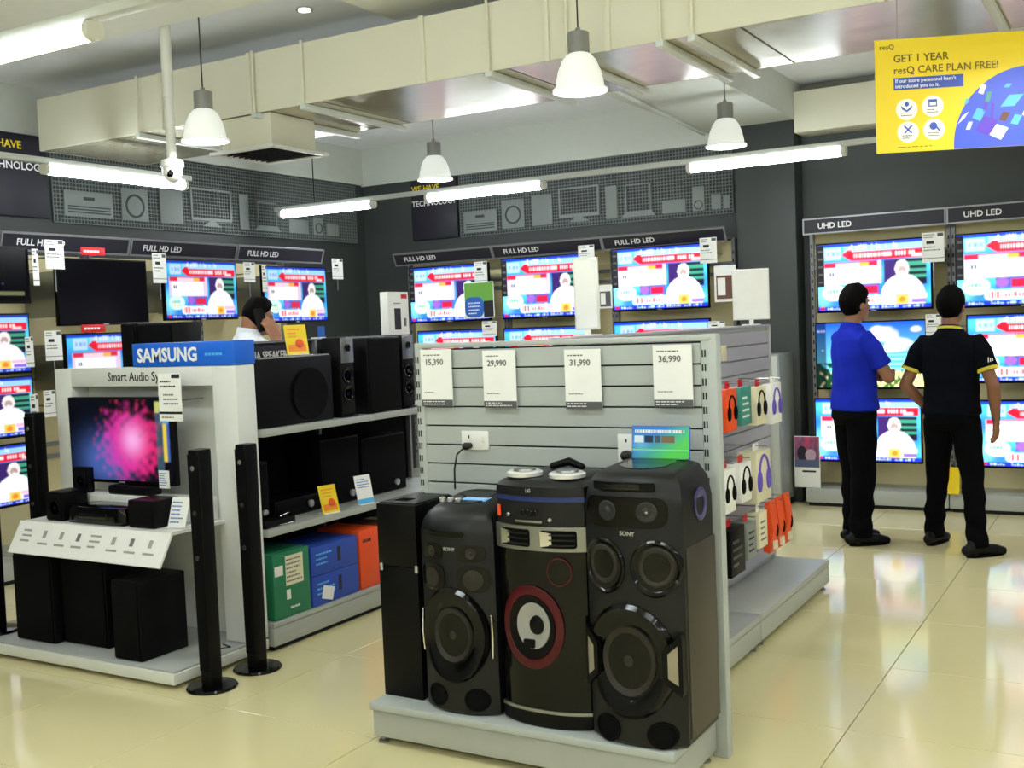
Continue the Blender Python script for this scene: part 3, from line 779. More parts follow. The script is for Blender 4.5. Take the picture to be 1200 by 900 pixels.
# green and blue showcard, framed notices
t = thing('showcard', 'green and blue showcard on the corner of a back wall television', 'sign', (-5.505, YT - 0.05, 1.645))
MB().box(-0.165, 0.165, 0, 0.004, 0, 0.34, 'card_white').build('board', t)
MB().box(-0.158, 0.158, -0.001, 0, 0.16, 0.333, 'card_green').build('upper_print', t)
MB().prism(rrect(-0.158, 0.05, 0.008, 0.20, 0.06), -0.002, -0.0005, 'card_blue').build('blue_print', t)
MB().box(0.05, 0.158, -0.001, 0, 0.008, 0.16, 'sign_dark').build('dark_print', t)
p = MB(); lines(p, -0.12, 0.03, 0.03, 0.16, 4, -0.002, 'letter_white', 6); p.build('print', t, smooth=False)['kind'] = 'stuff'
def framed(label, loc, w_, h_, fill, rotz=0):
    t = thing('notice_frame', label, 'sign', loc, rotz)
    MB().box(-w_ / 2, w_ / 2, 0, 0.012, 0, h_, 'card_white', 0.003).build('board', t)
    MB().box(-w_ * 0.40, w_ * 0.40, -0.002, 0, h_ * 0.08, h_ * 0.72, fill[0]).build('print_field', t)
    MB().box(-w_ * 0.34, w_ * 0.02, -0.004, -0.002, h_ * 0.18, h_ * 0.66, fill[1]).build('print_panel', t)
    MB().box(-0.01, 0.01, 0.012, 0.30, h_ * 0.4, h_ * 0.44, 'metal').build('holder_arm', t)
    return t
framed('white framed notice with a brown picture on the bay side by the dark column', (-3.09, YT - 0.02, 1.69), 0.19, 0.305, ('brown_card', 'card_white'))
framed('grey notice card between two televisions behind the tall white sign', (-4.20, YT - 0.02, 1.68), 0.13, 0.21, ('card_grey', 'card_white'))
# poster on the plinth and yellow bag
t = thing('poster_stand', 'small poster of people in purple light standing on the UHD plinth', 'poster', (-2.44, YT - 0.02, 0.146))
MB().box(-0.105, 0.105, 0, 0.01, 0, 0.42, 'card_white', 0.002).build('board', t)
def crowd():
    im = np.zeros((PH, PW, 3)) + np.array(s2l((0.35, 0.2, 0.38)))
    im = blend(im, np.clip(0.5 + nz2(2, 20), 0, 1), (0.62, 0.38, 0.5)); im = blend(im, np.clip(0.5 - V + nz2(5, 14), 0, 1), (0.75, 0.25, 0.4))
    im = blend(im, E_(0.3, 0.55, 0.2, 0.25), (0.12, 0.08, 0.16)); im = blend(im, E_(0.65, 0.6, 0.22, 0.2), (0.72, 0.62, 0.7)); im = blend(im, R_(0, 1, 0.75, 1), (0.3, 0.35, 0.48))
    return im
link('picture', picture_mesh(crowd(), 0.20, 0.25, 'printed', -0.0015), t, (0, 0, 0.165))
MB().box(-0.04, 0.07, -0.0015, 0, 0.125, 0.14, 'letter_black').build('print', t, smooth=False)
t = thing('carrier_bag', 'small yellow paper bag on the UHD plinth behind the man in black', 'bag', (-1.35, 8.86, 0.146))
MB().xprism([(-0.03, 0), (0.04, 0), (0.02, 0.20), (-0.01, 0.20)], -0.075, 0.075, 'card_yellow').build('bag_body', t)
MB().chain([(-0.04, 0.005, 0.2), (-0.03, 0.005, 0.25), (0.03, 0.005, 0.25), (0.04, 0.005, 0.2)], [0.004] * 4, 'cable_black', 6).build('bag_handle', t)

# ------------------------------------------------------------------ murals of mesh and appliance silhouettes
def mural(w_, h_, icons, label, loc, rotz):
    t = thing('mesh_mural', label, 'wall panel', loc, rotz)
    MB().box(0, w_, 0.028, 0.034, 0, h_, 'mural_dark').build('backing', t)
    g_ = MB()
    n = int(w_ / 0.03)
    for k in range(n + 1): g_.box(k * w_ / n - 0.0035, k * w_ / n + 0.0035, 0.014, 0.022, 0, h_, 'mural_mesh')
    n = int(h_ / 0.03)
    for k in range(n + 1): g_.box(0, w_, 0.010, 0.018, k * h_ / n - 0.0035, k * h_ / n + 0.0035, 'mural_mesh')
    g_.build('wire_mesh', t, smooth=False)['kind'] = 'stuff'
    for (x0, x1, z0, z1, k) in icons:
        o = MB()
        if k == 'monitor':
            o.box(x0, x1, 0, 0.01, z0 + 0.05, z0 + 0.075, 'mural_plate').box(x0, x1, 0, 0.01, z1 - 0.02, z1, 'mural_plate')
            o.box(x0, x0 + 0.02, 0, 0.01, z0 + 0.075, z1 - 0.02, 'mural_plate').box(x1 - 0.02, x1, 0, 0.01, z0 + 0.075, z1 - 0.02, 'mural_plate')
            xm = (x0 + x1) / 2; o.prism([(xm - 0.11, z0), (xm + 0.11, z0), (xm + 0.03, z0 + 0.05), (xm - 0.03, z0 + 0.05)], 0, 0.01, 'mural_plate')
            o.build('monitor_shape', t)
        elif k == 'laptop':
            o.box(x0 + 0.02, x1 - 0.02, 0, 0.01, z1 - 0.012, z1, 'mural_plate').box(x0 + 0.02, x0 + 0.032, 0, 0.01, z0 + 0.05, z1 - 0.012, 'mural_plate').box(x1 - 0.032, x1 - 0.02, 0, 0.01, z0 + 0.05, z1 - 0.012, 'mural_plate')
            o.prism([(x0 - 0.02, z0), (x1 + 0.02, z0), (x1 - 0.02, z0 + 0.05), (x0 + 0.02, z0 + 0.05)], 0, 0.01, 'mural_plate'); o.build('laptop_shape', t)
        else:
            q = o.box(x0, x1, 0, 0.01, z0, z1, 'mural_plate', 0.003).build({'ac': 'cooler_shape', 'washer': 'washer_shape', 'fridge': 'fridge_shape', 'cam': 'speaker_shape'}.get(k, 'appliance_shape'), t)
            e = MB(); xm, zm = (x0 + x1) / 2, (z0 + z1) / 2
            if k == 'ac':
                for j in range(3): e.box(x0 + 0.03, x1 - 0.03, -0.003, 0, z0 + 0.03 + 0.022 * j, z0 + 0.04 + 0.022 * j, 'mural_dark')
                e.box(xm - 0.05, xm + 0.05, -0.003, 0, z1 - 0.07, z1 - 0.045, 'mural_dark')
            if k in ('washer', 'cam'):
                r = (x1 - x0) * 0.36
                e.lathe([(r, 0), (r, 0.004), (r * 0.82, 0.004), (r * 0.82, 0)], 'mural_dark', c=(xm, 0, zm - 0.01 if k == 'washer' else z0 + r * 1.3), axis='y', seg=20, cap=False)
            if e.v: e.build('detail', q)
    return t
ib = [(-5.873, -5.49, 2.491, 2.70, 'ac'), (-5.428, -5.183, 2.50, 2.773, 'washer'), (-5.096, -4.878, 2.50, 2.783, 'fridge'), (-4.809, -4.387, 2.50, 2.828, 'monitor'),
      (-4.324, -4.206, 2.50, 2.80, 'fridge'), (-4.144, -3.854, 2.50, 2.794, 'laptop'), (-3.768, -3.546, 2.50, 2.62, 'printer'), (-3.483, -3.371, 2.50, 2.714, 'cam'), (-3.31, -3.22, 2.50, 2.63, 'micro'), (-3.20, -3.14, 2.50, 2.615, 'micro')]
mural(2.80, 0.60, [(a + 5.92, b_ + 5.92, c_ - 2.46, d_ - 2.46, k) for a, b_, c_, d_, k in ib], 'wire mesh panel with grey appliance shapes on the back wall', (-5.92, YB - 0.036, 2.46), 0)
il = [(5.536, 5.989, 2.53, 2.73, 'ac'), (6.075, 6.341, 2.53, 2.79, 'washer'), (6.469, 6.718, 2.53, 2.81, 'fridge'), (6.81, 7.291, 2.53, 2.86, 'monitor'), (7.388, 7.505, 2.53, 2.845, 'fridge'),
      (7.60, 7.90, 2.53, 2.80, 'laptop'), (8.043, 8.326, 2.53, 2.66, 'printer'), (8.402, 8.544, 2.53, 2.70, 'cam'), (8.605, 8.783, 2.53, 2.65, 'micro')]
mural(3.64, 0.58, [(a - 5.45, b_ - 5.45, c_ - 2.48, d_ - 2.48, k) for a, b_, c_, d_, k in il], 'wire mesh panel with grey appliance shapes on the left wall', (XL + 0.036, 5.45, 2.48), PI / 2)
def slogan(loc, rotz, label, w_=0.55):
    t = thing('slogan_panel', label, 'sign', loc, rotz)
    MB().box(0, w_, 0.0, 0.04, 0, 0.60, 'sign_dark', 0.004).build('board', t)
    text('WE HAVE', 0.055, 'letter_yellow', t, (0.012, -0.002, 0.49), 0.012)
    text('TECHNOLOGY', 0.055, 'letter_white', t, (0.012, -0.002, 0.34), 0.012)
    return t
slogan((-6.49, YB - 0.042, 2.46), 0, 'dark panel reading WE HAVE TECHNOLOGY on the back wall')
slogan((XL + 0.042, 4.84, 2.50), PI / 2, 'dark panel reading WE HAVE TECHNOLOGY on the left wall', 0.56)

# ------------------------------------------------------------------ hanging banner
ang = math.radians(23.8)
t = thing('hanging_banner', 'yellow and blue care plan banner hanging from the ceiling', 'banner', (-1.006, 4.868, 2.233), ang)
BW, BH = 1.10, 0.60
MB().box(0, BW, 0, 0.006, 0, BH, 'banner_yellow').build('board', t)
cx, cz, cr = 0.80, 0.02, 0.40
pts = [(0.40, 0.001)] + [(cx + cr * math.cos(math.radians(a)), cz + cr * math.sin(math.radians(a))) for a in range(176, -1, -6) if 0.001 < cz + cr * math.sin(math.radians(a)) and cx + cr * math.cos(math.radians(a)) < BW - 0.001]
pts = [p for p in pts if p[0] < BW - 0.001]
top = cz + math.sqrt(cr * cr - (BW - 0.001 - cx) ** 2) if BW - cx < cr else 0.05
pts += [(BW - 0.001, top), (BW - 0.001, 0.001)]
disc = MB().prism(pts, -0.001, 0.0, 'banner_blue').build('blue_disc', t, smooth=False)
il_ = MB()      # cluster of little drawn gadgets on the disc
rgn = random.Random(4)
def para(cx_, cz_, a, bb_, k, m):
    il_.prism([(cx_ - a, cz_ - bb_), (cx_ + a * 0.2, cz_ - bb_ - k), (cx_ + a, cz_ + bb_ - k * 0.2), (cx_ - a * 0.2, cz_ + bb_ + k * 0.6)], -0.0022, -0.001, m)
para(0.63, 0.085, 0.05, 0.018, 0.03, 'card_white'); para(0.57, 0.12, 0.06, 0.03, 0.03, 'banner_violet'); para(0.53, 0.18, 0.035, 0.02, 0.02, 'banner_cyan')
para(0.45, 0.16, 0.03, 0.03, -0.03, 'card_white'); para(0.48, 0.12, 0.018, 0.02, 0.0, 'card_white'); para(0.55, 0.31, 0.022, 0.02, 0.01, 'card_white'); para(0.58, 0.265, 0.02, 0.028, 0.0, 'teal')
para(0.565, 0.22, 0.015, 0.03, 0.0, 'banner_violet'); para(0.66, 0.16, 0.03, 0.018, 0.01, 'brown_card'); para(0.70, 0.24, 0.06, 0.03, 0.0, 'banner_cyan'); para(0.47, 0.25, 0.014, 0.014, 0, 'banner_cyan')
para(0.68, 0.32, 0.022, 0.008, 0.004, 'banner_cyan'); para(0.60, 0.19, 0.01, 0.04, 0, 'banner_violet'); para(0.72, 0.14, 0.03, 0.02, 0.01, 'banner_cyan'); para(0.80, 0.2, 0.05, 0.04, 0.02, 'card_white'); para(0.9, 0.12, 0.05, 0.03, 0.02, 'banner_violet'); para(0.95, 0.25, 0.03, 0.03, 0.02, 'teal')
il_.build('drawn_gadgets', disc, smooth=False)
text('resQ', 0.026, 'letter_brown', t, (0.025, -0.001, 0.548), 0.012)
text('GET 1 YEAR', 0.038, 'letter_brown', t, (0.095, -0.001, 0.478), 0.012)
text('resQ CARE PLAN FREE!', 0.038, 'letter_brown', t, (0.095, -0.001, 0.416), 0.010, sx=0.98)
sp = MB().box(0.095, 0.455, -0.001, 0, 0.33, 0.395, 'banner_strip').build('blue_strip', t)
text('If our store personnel hasn\'t', 0.019, 'letter_white', t, (0.103, -0.0015, 0.369), 0.012)
text('introduced you to it.', 0.019, 'letter_white', t, (0.103, -0.0015, 0.340), 0.012)
for i, (px, pz) in enumerate(((0.16, 0.225), (0.295, 0.235), (0.165, 0.105), (0.30, 0.112))):
    o = MB().lathe([(0.056, 0.0), (0.056, 0.001)], 'card_white', c=(px, 0, pz), axis='y', seg=28).build('white_dot', t, smooth=False)
    e = MB()
    if i == 0:
        e.lathe([(0.012, 0.0), (0.012, 0.002)], 'banner_strip', c=(px, 0, pz + 0.028), axis='y', seg=12)
        e.prism([(px - 0.03, pz + 0.022), (px, pz - 0.004), (px + 0.03, pz + 0.022), (px + 0.024, pz + 0.002), (px, pz - 0.014), (px - 0.024, pz + 0.002)], -0.002, -0.001, 'banner_strip')
    elif i == 1:
        e.box(px - 0.022, px + 0.022, -0.002, -0.001, pz - 0.002, pz + 0.036, 'banner_strip'); e.box(px - 0.016, px + 0.016, -0.003, -0.002, pz + 0.004, pz + 0.022, 'card_white')
    elif i == 2:
        for s_ in (-1, 1): e.prism([(px - 0.022 * s_, pz - 0.004), (px - 0.016 * s_, pz - 0.008), (px + 0.024 * s_, pz + 0.032), (px + 0.016 * s_, pz + 0.036)], -0.002 - 0.0003 * s_, -0.001, 'banner_strip')
    else:
        e.lathe([(0.020, 0.0), (0.020, 0.002)], 'banner_strip', c=(px - 0.004, 0, pz + 0.018), axis='y', seg=16); e.prism([(px + 0.01, pz + 0.008), (px + 0.016, pz + 0.014), (px + 0.032, pz - 0.008), (px + 0.026, pz - 0.012)], -0.002, -0.001, 'banner_strip')
    lines(e, px - 0.03, px + 0.03, pz - 0.038, pz - 0.012, 2, -0.001, 'letter_brown', 3 + i)
    e.build('symbol', o, smooth=False)['kind'] = 'stuff'
p = MB(); lines(p, 0.11, 0.38, 0.02, 0.032, 1, 0, 'letter_brown', 8, 0.3); p.build('small_print', t, smooth=False)['kind'] = 'stuff'
for xa in (0.12, 0.98):
    MB().cyl((xa, 0.003, BH), (xa, 0.003, ((3.355 if xa < 0.5 else 2.895) - 2.233) / 0.79), 0.002, 'metal', 6).build('hanging_wire', t)
t.scale = (0.79, 0.79, 0.79)

# ------------------------------------------------------------------ white smart audio stand
s = thing('audio_stand', 'white audio display stand with blue SAMSUNG header and low platform', 'display stand', (-3.78, 3.85, 0))
MB().box(-0.155, 0, 0, 0.13, 0.082, 1.43, 'panel_white', 0.003).build('stile', s)
MB().box(-1.32, -1.19, 0, 0.13, 0.082, 1.43, 'panel_white', 0.003).build('stile', s)
MB().box(-1.19, -0.155, 0, 0.13, 1.335, 1.43, 'panel_white', 0.002).build('top_rail', s)
MB().box(-1.19, -0.155, 0.11, 0.13, 0.082, 1.335, 'panel_white').build('back_panel', s)
h = MB().box(-0.70, 0.004, -0.004, 0.134, 1.432, 1.55, 'sams_blue', 0.003).build('header_box', s)
text('SAMSUNG', 0.066, 'letter_white', h, (-0.665, -0.005, 1.458), bold=0.030, sx=0.98)
p = MB(); lines(p, -0.19, -0.05, 1.475, 1.50, 1, -0.0045, 'banner_cyan', 5, 0.5); p.build('small_print', h, smooth=False)['kind'] = 'stuff'
text('Smart Audio System', 0.046, 'letter_black', s, (-0.90, -0.001, 1.362), bold=0.004, sx=0.92)
sh = MB()
sh.xprism([(-0.35, 0.68), (-0.35, 0.665), (0.0, 0.665), (0.0, 0.68)], -1.17, -0.12, 'slant_white')
shelf_o = sh.build('shelf', s)
MB().xprism([(-0.35, 0.68), (-0.435, 0.535), (-0.427, 0.530), (-0.342, 0.672)], -1.19, -0.105, 'slant_white').build('slanted_front', shelf_o)
p = MB()
rgn = random.Random(3)
for k in range(8):
    x = -1.13 + k * 0.125
    def sl(px, t_): return (px, -0.35 - 0.085 * t_ - 0.0012, 0.68 - 0.145 * t_ + 0.0007)
    def q_(x0, x1, t0, t1, m): p.add([sl(x0, t0), sl(x1, t0), sl(x1, t1), sl(x0, t1)], [(0, 1, 2, 3)], m)
    if k % 4 == 0:
        for j in range(3): q_(x, x + rgn.uniform(0.05, 0.09), 0.25 + j * 0.16, 0.31 + j * 0.16, 'cone_grey')
    else:
        q_(x + 0.03, x + 0.055, 0.25, 0.48, 'cone_grey' if k % 3 else 'letter_grey'); q_(x + 0.01, x + 0.085, 0.62, 0.68, 'cone_grey')
p.build('shelf_print', shelf_o, smooth=False)['kind'] = 'stuff'
MB().box(-1.08, -0.16, -0.13, -0.005, 0.681, 0.795, 'panel_white', 0.003).build('raised_ledge', s)
MB().box(-1.58, 0.0, -0.48, 0.13, 0.022, 0.070, 'plat_white', 0.003).build('platform', s)
MB().box(-1.57, -0.012, -0.465, 0.128, 0.070, 0.081, 'plat_top', 0.003).build('platform_top', s)
MB().box(-1.55, -0.05, -0.43, 0.10, 0.0, 0.022, 'dark_slot').build('platform_foot', s)
tv(-4.91, -4.145, 0.845, 1.285, 3.775, 'b', (powder, 'screen_demo'), 'television showing a burst of pink powder on the white audio stand', back=0.185)
card('printed price list card hanging at the corner of the powder burst television', (-4.11, 3.74, 1.17), 0.155, 0.232, kind='list', seed=3, arm=0.2)
card('small white card on the lower corner of the powder burst television', (-4.19, 3.745, 0.838), 0.07, 0.088, kind='notes', seed=5)
card('white leaflet propped up at the end of the white audio stand shelf', (-3.965, 3.60, 0.682), 0.10, 0.145, rotz=0.15, tilt=-0.35, kind='notes', seed=8, foot=True, name='leaflet_stand')
def blackbox(name, label, x0, x1, y0, y1, z0, z1, cat='speaker', cone=None, grille=True, grp=None, rotz=0):
    t = thing(name, label, cat, ((x0 + x1) / 2, y0, z0), rotz, grp)
    w_, d_, h_ = x1 - x0, y1 - y0, z1 - z0
    MB().box(-w_ / 2, w_ / 2, 0.008 if grille else 0, d_, 0, h_, 'black', 0.006).build('cabinet', t)
    if grille: MB().box(-w_ / 2 + 0.008, w_ / 2 - 0.008, 0, 0.0085, 0.008, h_ - 0.008, 'black_matte', 0.004).build('grille', t)
    if cone: MB().lathe([(cone, 0.0), (cone, 0.008), (cone * 0.9, 0.008), (cone * 0.75, -0.01), (cone * 0.3, -0.002), (cone * 0.2, 0.004)], 'black_matte', c=(w_ * 0.1, 0.0, h_ * 0.45), axis='y', seg=28, sy=1.0).build('driver', t)
    return t
blackbox('center_speaker', 'black centre speaker lying on the raised ledge under the powder burst television', -4.59, -4.29, 3.73, 3.82, 0.796, 0.84)
blackbox('satellite_speaker', 'small black satellite speaker on the raised ledge left of the centre speaker', -4.85, -4.73, 3.722, 3.77, 0.796, 0.925, cone=0.03)
blackbox('satellite_speaker', 'small black speaker on the shelf left of the disc player', -4.83, -4.70, 3.54, 3.70, 0.681, 0.825, cone=0.04)
blackbox('audio_unit', 'black square audio unit on the shelf beside the leaflet', -4.22, -4.045, 3.535, 3.70, 0.681, 0.812, cat='audio unit')
t = thing('disc_player', 'wide black disc player with rounded front on the white stand shelf', 'disc player', (-4.46, 3.53, 0.681))
MB().rings([(0.004, 0.20, 0.085, 0, 0.09), (0.012, 0.215, 0.09, 0, 0.09), (0.06, 0.215, 0.09, 0, 0.09), (0.082, 0.20, 0.085, 0, 0.09), (0.085, 0.18, 0.075, 0, 0.09)], 'black_gloss', 40, 5).build('body', t)
MB().box(-0.10, 0.10, -0.003, 0.01, 0.03, 0.055, 'glass_dark', 0.002).build('display_window', t)
MB().box(-0.2, 0.2, 0.02, 0.16, 0, 0.004, 'black').build('foot', t)
blackbox('subwoofer', 'black subwoofer on the platform nearest the wall side of the white stand', -4.995, -4.70, 3.45, 3.78, 0.082, 0.52)
blackbox('subwoofer', 'wide black subwoofer in the middle of the white stand platform', -4.69, -4.37, 3.50, 3.80, 0.082, 0.52)
blackbox('subwoofer', 'narrow black subwoofer at the open end of the white stand platform', -4.22, -4.035, 3.41, 3.70, 0.082, 0.455)
t = tag(MB().chain([(0, 0, 0.2), (0.01, 0, 0.05), (0.03, -0.04, 0.002), (0.10, -0.06, 0.002), (0.13, -0.02, 0.002), (0.06, 0.0, 0.002)], [0.003] * 6, 'cable_black', 6).build('looped_cable'), 'thin dark cable looping on the white stand platform', 'cable'); t.location = (-3.95, 3.78, 0.085)
def tower(x, y, z, h_, label):
    t = thing('tower_speaker', label, 'speaker', (x, y, z), 0)
    MB().lathe([(0.112, 0), (0.114, 0.006), (0.108, 0.014), (0.03, 0.02)], 'black_gloss', seg=36).build('base', t)
    b = MB()
    b.rings([(0.016, 0.032, 0.038, 0, 0), (0.03, 0.033, 0.040, 0, 0), (h_ * 0.6, 0.034, 0.042, 0, 0), (h_ - 0.012, 0.036, 0.044, 0, 0), (h_, 0.035, 0.042, 0, 0)], 'black', 24, 5)
    b.build('column', t)
    MB().rings([(h_ * 0.08, 0.028, 0.008, 0, -0.036), (h_ - 0.02, 0.031, 0.008, 0, -0.039)], 'black_matte', 16, 6).build('grille', t)
    for k in range(3):
        MB().lathe([(0.012, 0), (0.010, 0.004), (0.003, 0.007)], 'spk_cone' if k else 'metal', c=(0, -0.046, h_ - 0.08 - 0.20 * k), axis='y', seg=14).build('driver', t)
    return t
tower(-3.655, 3.475, 0.0, 1.075, 'slim black tower speaker standing at the front corner of the white platform')
tower(-3.655, 3.765, 0.0, 1.065, 'slim black tower speaker standing beside the white stand side panel')
tower(-5.125, 3.73, 0.082, 1.125, 'slim black tower speaker on the platform against the wall-side frame of the white stand')
tower(-5.22, 3.50, 0.082, 1.13, 'slim black tower speaker at the wall-side front of the platform')

# ------------------------------------------------------------------ shelf rack with home audio
g = thing('shelf_rack', 'grey metal shelf rack with black header sign for speakers', 'shelf', (-3.76, 3.995, 0), PI / 2)
LR = 1.80
for x0 in (0.0, LR / 2):
    MB().box(x0 + 0.002, x0 + LR / 2 - 0.002, 0.0, 0.44, 0.025, 0.118, 'steel_grey', 0.003).build('plinth', g)
    MB().box(x0 + 0.002, x0 + LR / 2 - 0.002, -0.004, 0.44, 0.120, 0.142, 'steel_grey', 0.003).build('deck', g)
    MB().box(x0 + 0.002, x0 + LR / 2 - 0.002, 0.0, 0.43, 0.572, 0.606, 'steel_grey', 0.003).build('shelf', g)
    MB().box(x0 + 0.002, x0 + LR / 2 - 0.002, 0.0, 0.43, 1.068, 1.103, 'steel_grey', 0.003).build('shelf', g)
    hb = MB().box(x0 + 0.006, x0 + LR / 2 - 0.006, 0.425, 0.44, 1.405, 1.525, 'sign_dark', 0.002).build('header_board', g)
    text('2.1 MULTIMEDIA SPEAKERS' if x0 == 0 else '5.1 MULTIMEDIA SPEAKERS', 0.045, 'letter_white', hb, (x0 + 0.10, 0.424, 1.435), 0.014, sx=0.78)
    for k in range(4):
        MB().box(x0 + 0.004, x0 + LR / 2 - 0.004, 0.43, 0.445, 1.105 + 0.075 * k, 1.177 + 0.075 * k, 'grey_slat', 0.002).build('slat', g)
MB().box(0.0, LR, 0.445, 0.46, 0.14, 1.50, 'black_matte').build('back_panel', g)
MB().box(0.0, LR, 0.431, 0.444, 0.145, 1.066, 'black_matte').build('inner_panel', g)
MB().box(0.02, LR - 0.02, 0.02, 0.44, 0.0, 0.025, 'dark_slot').build('plinth_foot', g)
for x0 in (0.0, LR / 2 - 0.012, LR - 0.02):
    MB().box(x0, x0 + 0.02, 0.40, 0.445, 0.14, 1.53, 'frame_grey', 0.002).build('upright', g)
MB().box(0, LR, 0.40, 0.46, 1.526, 1.536, 'frame_grey').build('top_rail', g)
MB().box(1.33, 1.40, 0.424, 0.43, 1.15, 1.22, 'cream_box', 0.003).build('socket_plate', g)
# far side of the rack
MB().box(0.0, LR, 0.46, 1.02, 0.0, 0.142, 'steel_grey', 0.003).build('rear_plinth', g)
MB().box(0.0, LR, 0.46, 1.02, 1.18, 1.21, 'steel_grey', 0.003).build('rear_shelf', g)
def onshelf(name, label, y0, y1, z0, z1, depth, setback=0.01, cat='speaker', **k):
    """box on the rack facing +x; y0..y1 along the rack"""
    t = thing(name, label, cat, (-3.76 - setback, (y0 + y1) / 2, z0), PI / 2)
    return t, y1 - y0, z1 - z0, depth
t, w_, h_, d_ = onshelf('subwoofer', 'big black subwoofer with round side port on the top open shelf', 4.02, 4.60, 1.104, 1.45, 0.30, 0.05)
MB().box(-w_ / 2, w_ / 2, 0, d_, 0, h_, 'black', 0.006).build('cabinet', t)
MB().lathe([(0.135, 0.0), (0.135, 0.012), (0.125, 0.012), (0.105, 0.004), (0.04, 0.008), (0.02, 0.012)], 'black_matte', c=(0.10, 0, 0.15), axis='y', seg=32).build('driver', t)
MB().box(-w_ / 2 + 0.02, w_ / 2 - 0.02, -0.002, 0.02, h_ - 0.001, h_ + 0.006, 'silver').build('top_strip', t)
def satellite(label, y0, y1, z1, back=0.03):
    t, w_, h_, d_ = onshelf('satellite_speaker', label, y0, y1, 1.104, z1, 0.13, back)
    MB().box(-w_ / 2, w_ / 2, 0, d_, 0.012, h_, 'black', 0.008).build('cabinet', t)
    MB().box(-w_ / 2 + 0.004, w_ / 2 - 0.004, -0.004, 0, h_ - 0.14, h_ - 0.004, 'metal', 0.003).build('face_plate', t)
    MB().lathe([(0.022, 0), (0.022, 0.006), (0.016, 0.004), (0.008, -0.002), (0.006, 0.004)], 'black_gloss', c=(0, -0.004, h_ - 0.06), axis='y', seg=20).build('tweeter', t)
    for z in (h_ - 0.21, h_ - 0.31):
        MB().lathe([(0.044, 0), (0.044, 0.006), (0.036, 0.004), (0.016, -0.006), (0.012, 0.003)], 'black_gloss', c=(0, 0, z), axis='y', seg=24).build('driver', t)
    MB().box(-w_ * 0.6, w_ * 0.6, -0.01, d_ + 0.01, 0, 0.012, 'black_gloss', 0.003).build('foot', t)
satellite('black satellite speaker with silver face plate beside the big subwoofer', 4.65, 4.765, 1.54)
satellite('black satellite speaker with blue-lit face beside the slatted end rack', 5.215, 5.33, 1.535)
t, w_, h_, d_ = onshelf('subwoofer', 'tall plain black subwoofer on the top shelf between the satellites', 4.87, 5.18, 1.104, 1.53, 0.32, 0.02)
MB().box(-w_ / 2, w_ / 2, 0, d_, 0, h_, 'black', 0.006).build('cabinet', t)
MB().box(-w_ / 2 + 0.01, w_ / 2 - 0.01, -0.006, 0, 0.01, h_ - 0.01, 'black_matte', 0.003).build('grille', t)
for i, (a, b_, z1, n_) in enumerate(((4.02, 4.20, 0.92, 'at the white stand end of the middle shelf'), (4.24, 4.60, 0.70, 'low and wide behind the yellow card'), (4.62, 4.95, 0.98, 'behind the pale blue card'), (4.98, 5.40, 0.95, 'deep on the middle shelf behind the end rack'))):
    t, w_, h_, d_ = onshelf('audio_system', 'black home audio unit ' + n_, a, b_, 0.607, z1, 0.25, 0.17, cat='audio unit')
    MB().box(-w_ / 2, w_ / 2, 0.004, d_, 0, h_, 'black', 0.006).build('cabinet', t)
    MB().box(-w_ / 2 + 0.01, w_ / 2 - 0.01, 0, 0.0045, 0.01, h_ - 0.01, 'black_matte', 0.002).build('front_panel', t)
    MB().lathe([(0.02, 0), (0.02, 0.012), (0.016, 0.014)], 'silver', c=(w_ * 0.25, 0, min(0.05, h_ * 0.5)), axis='y', seg=18).build('knob', t)
t = thing('silver_player', 'small silver and black player on the middle shelf', 'disc player', (-3.80, 4.12, 0.607), PI / 2)
MB().xprism([(0, 0), (0.12, 0), (0.12, 0.05), (0.03, 0.05), (0.0, 0.03)], -0.10, 0.12, 'black_gloss').build('body', t)
MB().add([(0.0, -0.001, 0.004), (0.11, -0.001, 0.004), (0.11, 0.031, 0.0512), (0.03, 0.02, 0.045)], [(0, 1, 2, 3)], 'silver').build('silver_face', t)
card('yellow offer card standing on the middle shelf edge', (-3.775, 4.50, 0.607), 0.11, 0.155, rotz=PI / 2 - 0.25, tilt=-0.28, base='card_yellow', kind='yellow', seed=2, foot=True, name='offer_card')
card('pale blue and white offer card standing on the middle shelf edge', (-3.775, 4.80, 0.607), 0.11, 0.165, rotz=PI / 2 - 0.25, tilt=-0.22, kind='pink', seed=4, foot=True, name='offer_card')
card('yellow offer card standing on top of the big subwoofer', (-3.88, 4.42, 1.457), 0.12, 0.165, rotz=PI / 2 - 0.5, tilt=-0.28, base='card_yellow', kind='yellow', seed=5, foot=True, name='offer_card')
# boxed goods on the bottom deck
t, w_, h_, d_ = onshelf('carton', 'green carton with white labels on the bottom deck', 4.03, 4.30, 0.143, 0.475, 0.30, 0.015, 'box')
MB().box(-w_ / 2, w_ / 2, 0, d_, 0, h_, 'green_box', 0.004).build('box_body', t)
MB().box(-w_ / 2 + 0.09, w_ / 2 - 0.05, -0.001, 0, 0.16, 0.31, 'cream_box').build('big_label', t)
MB().box(-w_ / 2 + 0.01, -w_ / 2 + 0.07, -0.001, 0, 0.22, 0.27, 'card_white').build('small_label', t)
p = MB(); lines(p, -0.02, 0.09, 0.03, 0.06, 1, 0, 'card_white', 4); p.box(-w_ / 2 + 0.09, -w_ / 2 + 0.12, -0.001, 0, 0.09, 0.14, 'card_white'); lines(p, -0.04, 0.08, 0.17, 0.30, 6, -0.001, 'letter_grey', 6); p.build('print', t, smooth=False)['kind'] = 'stuff'
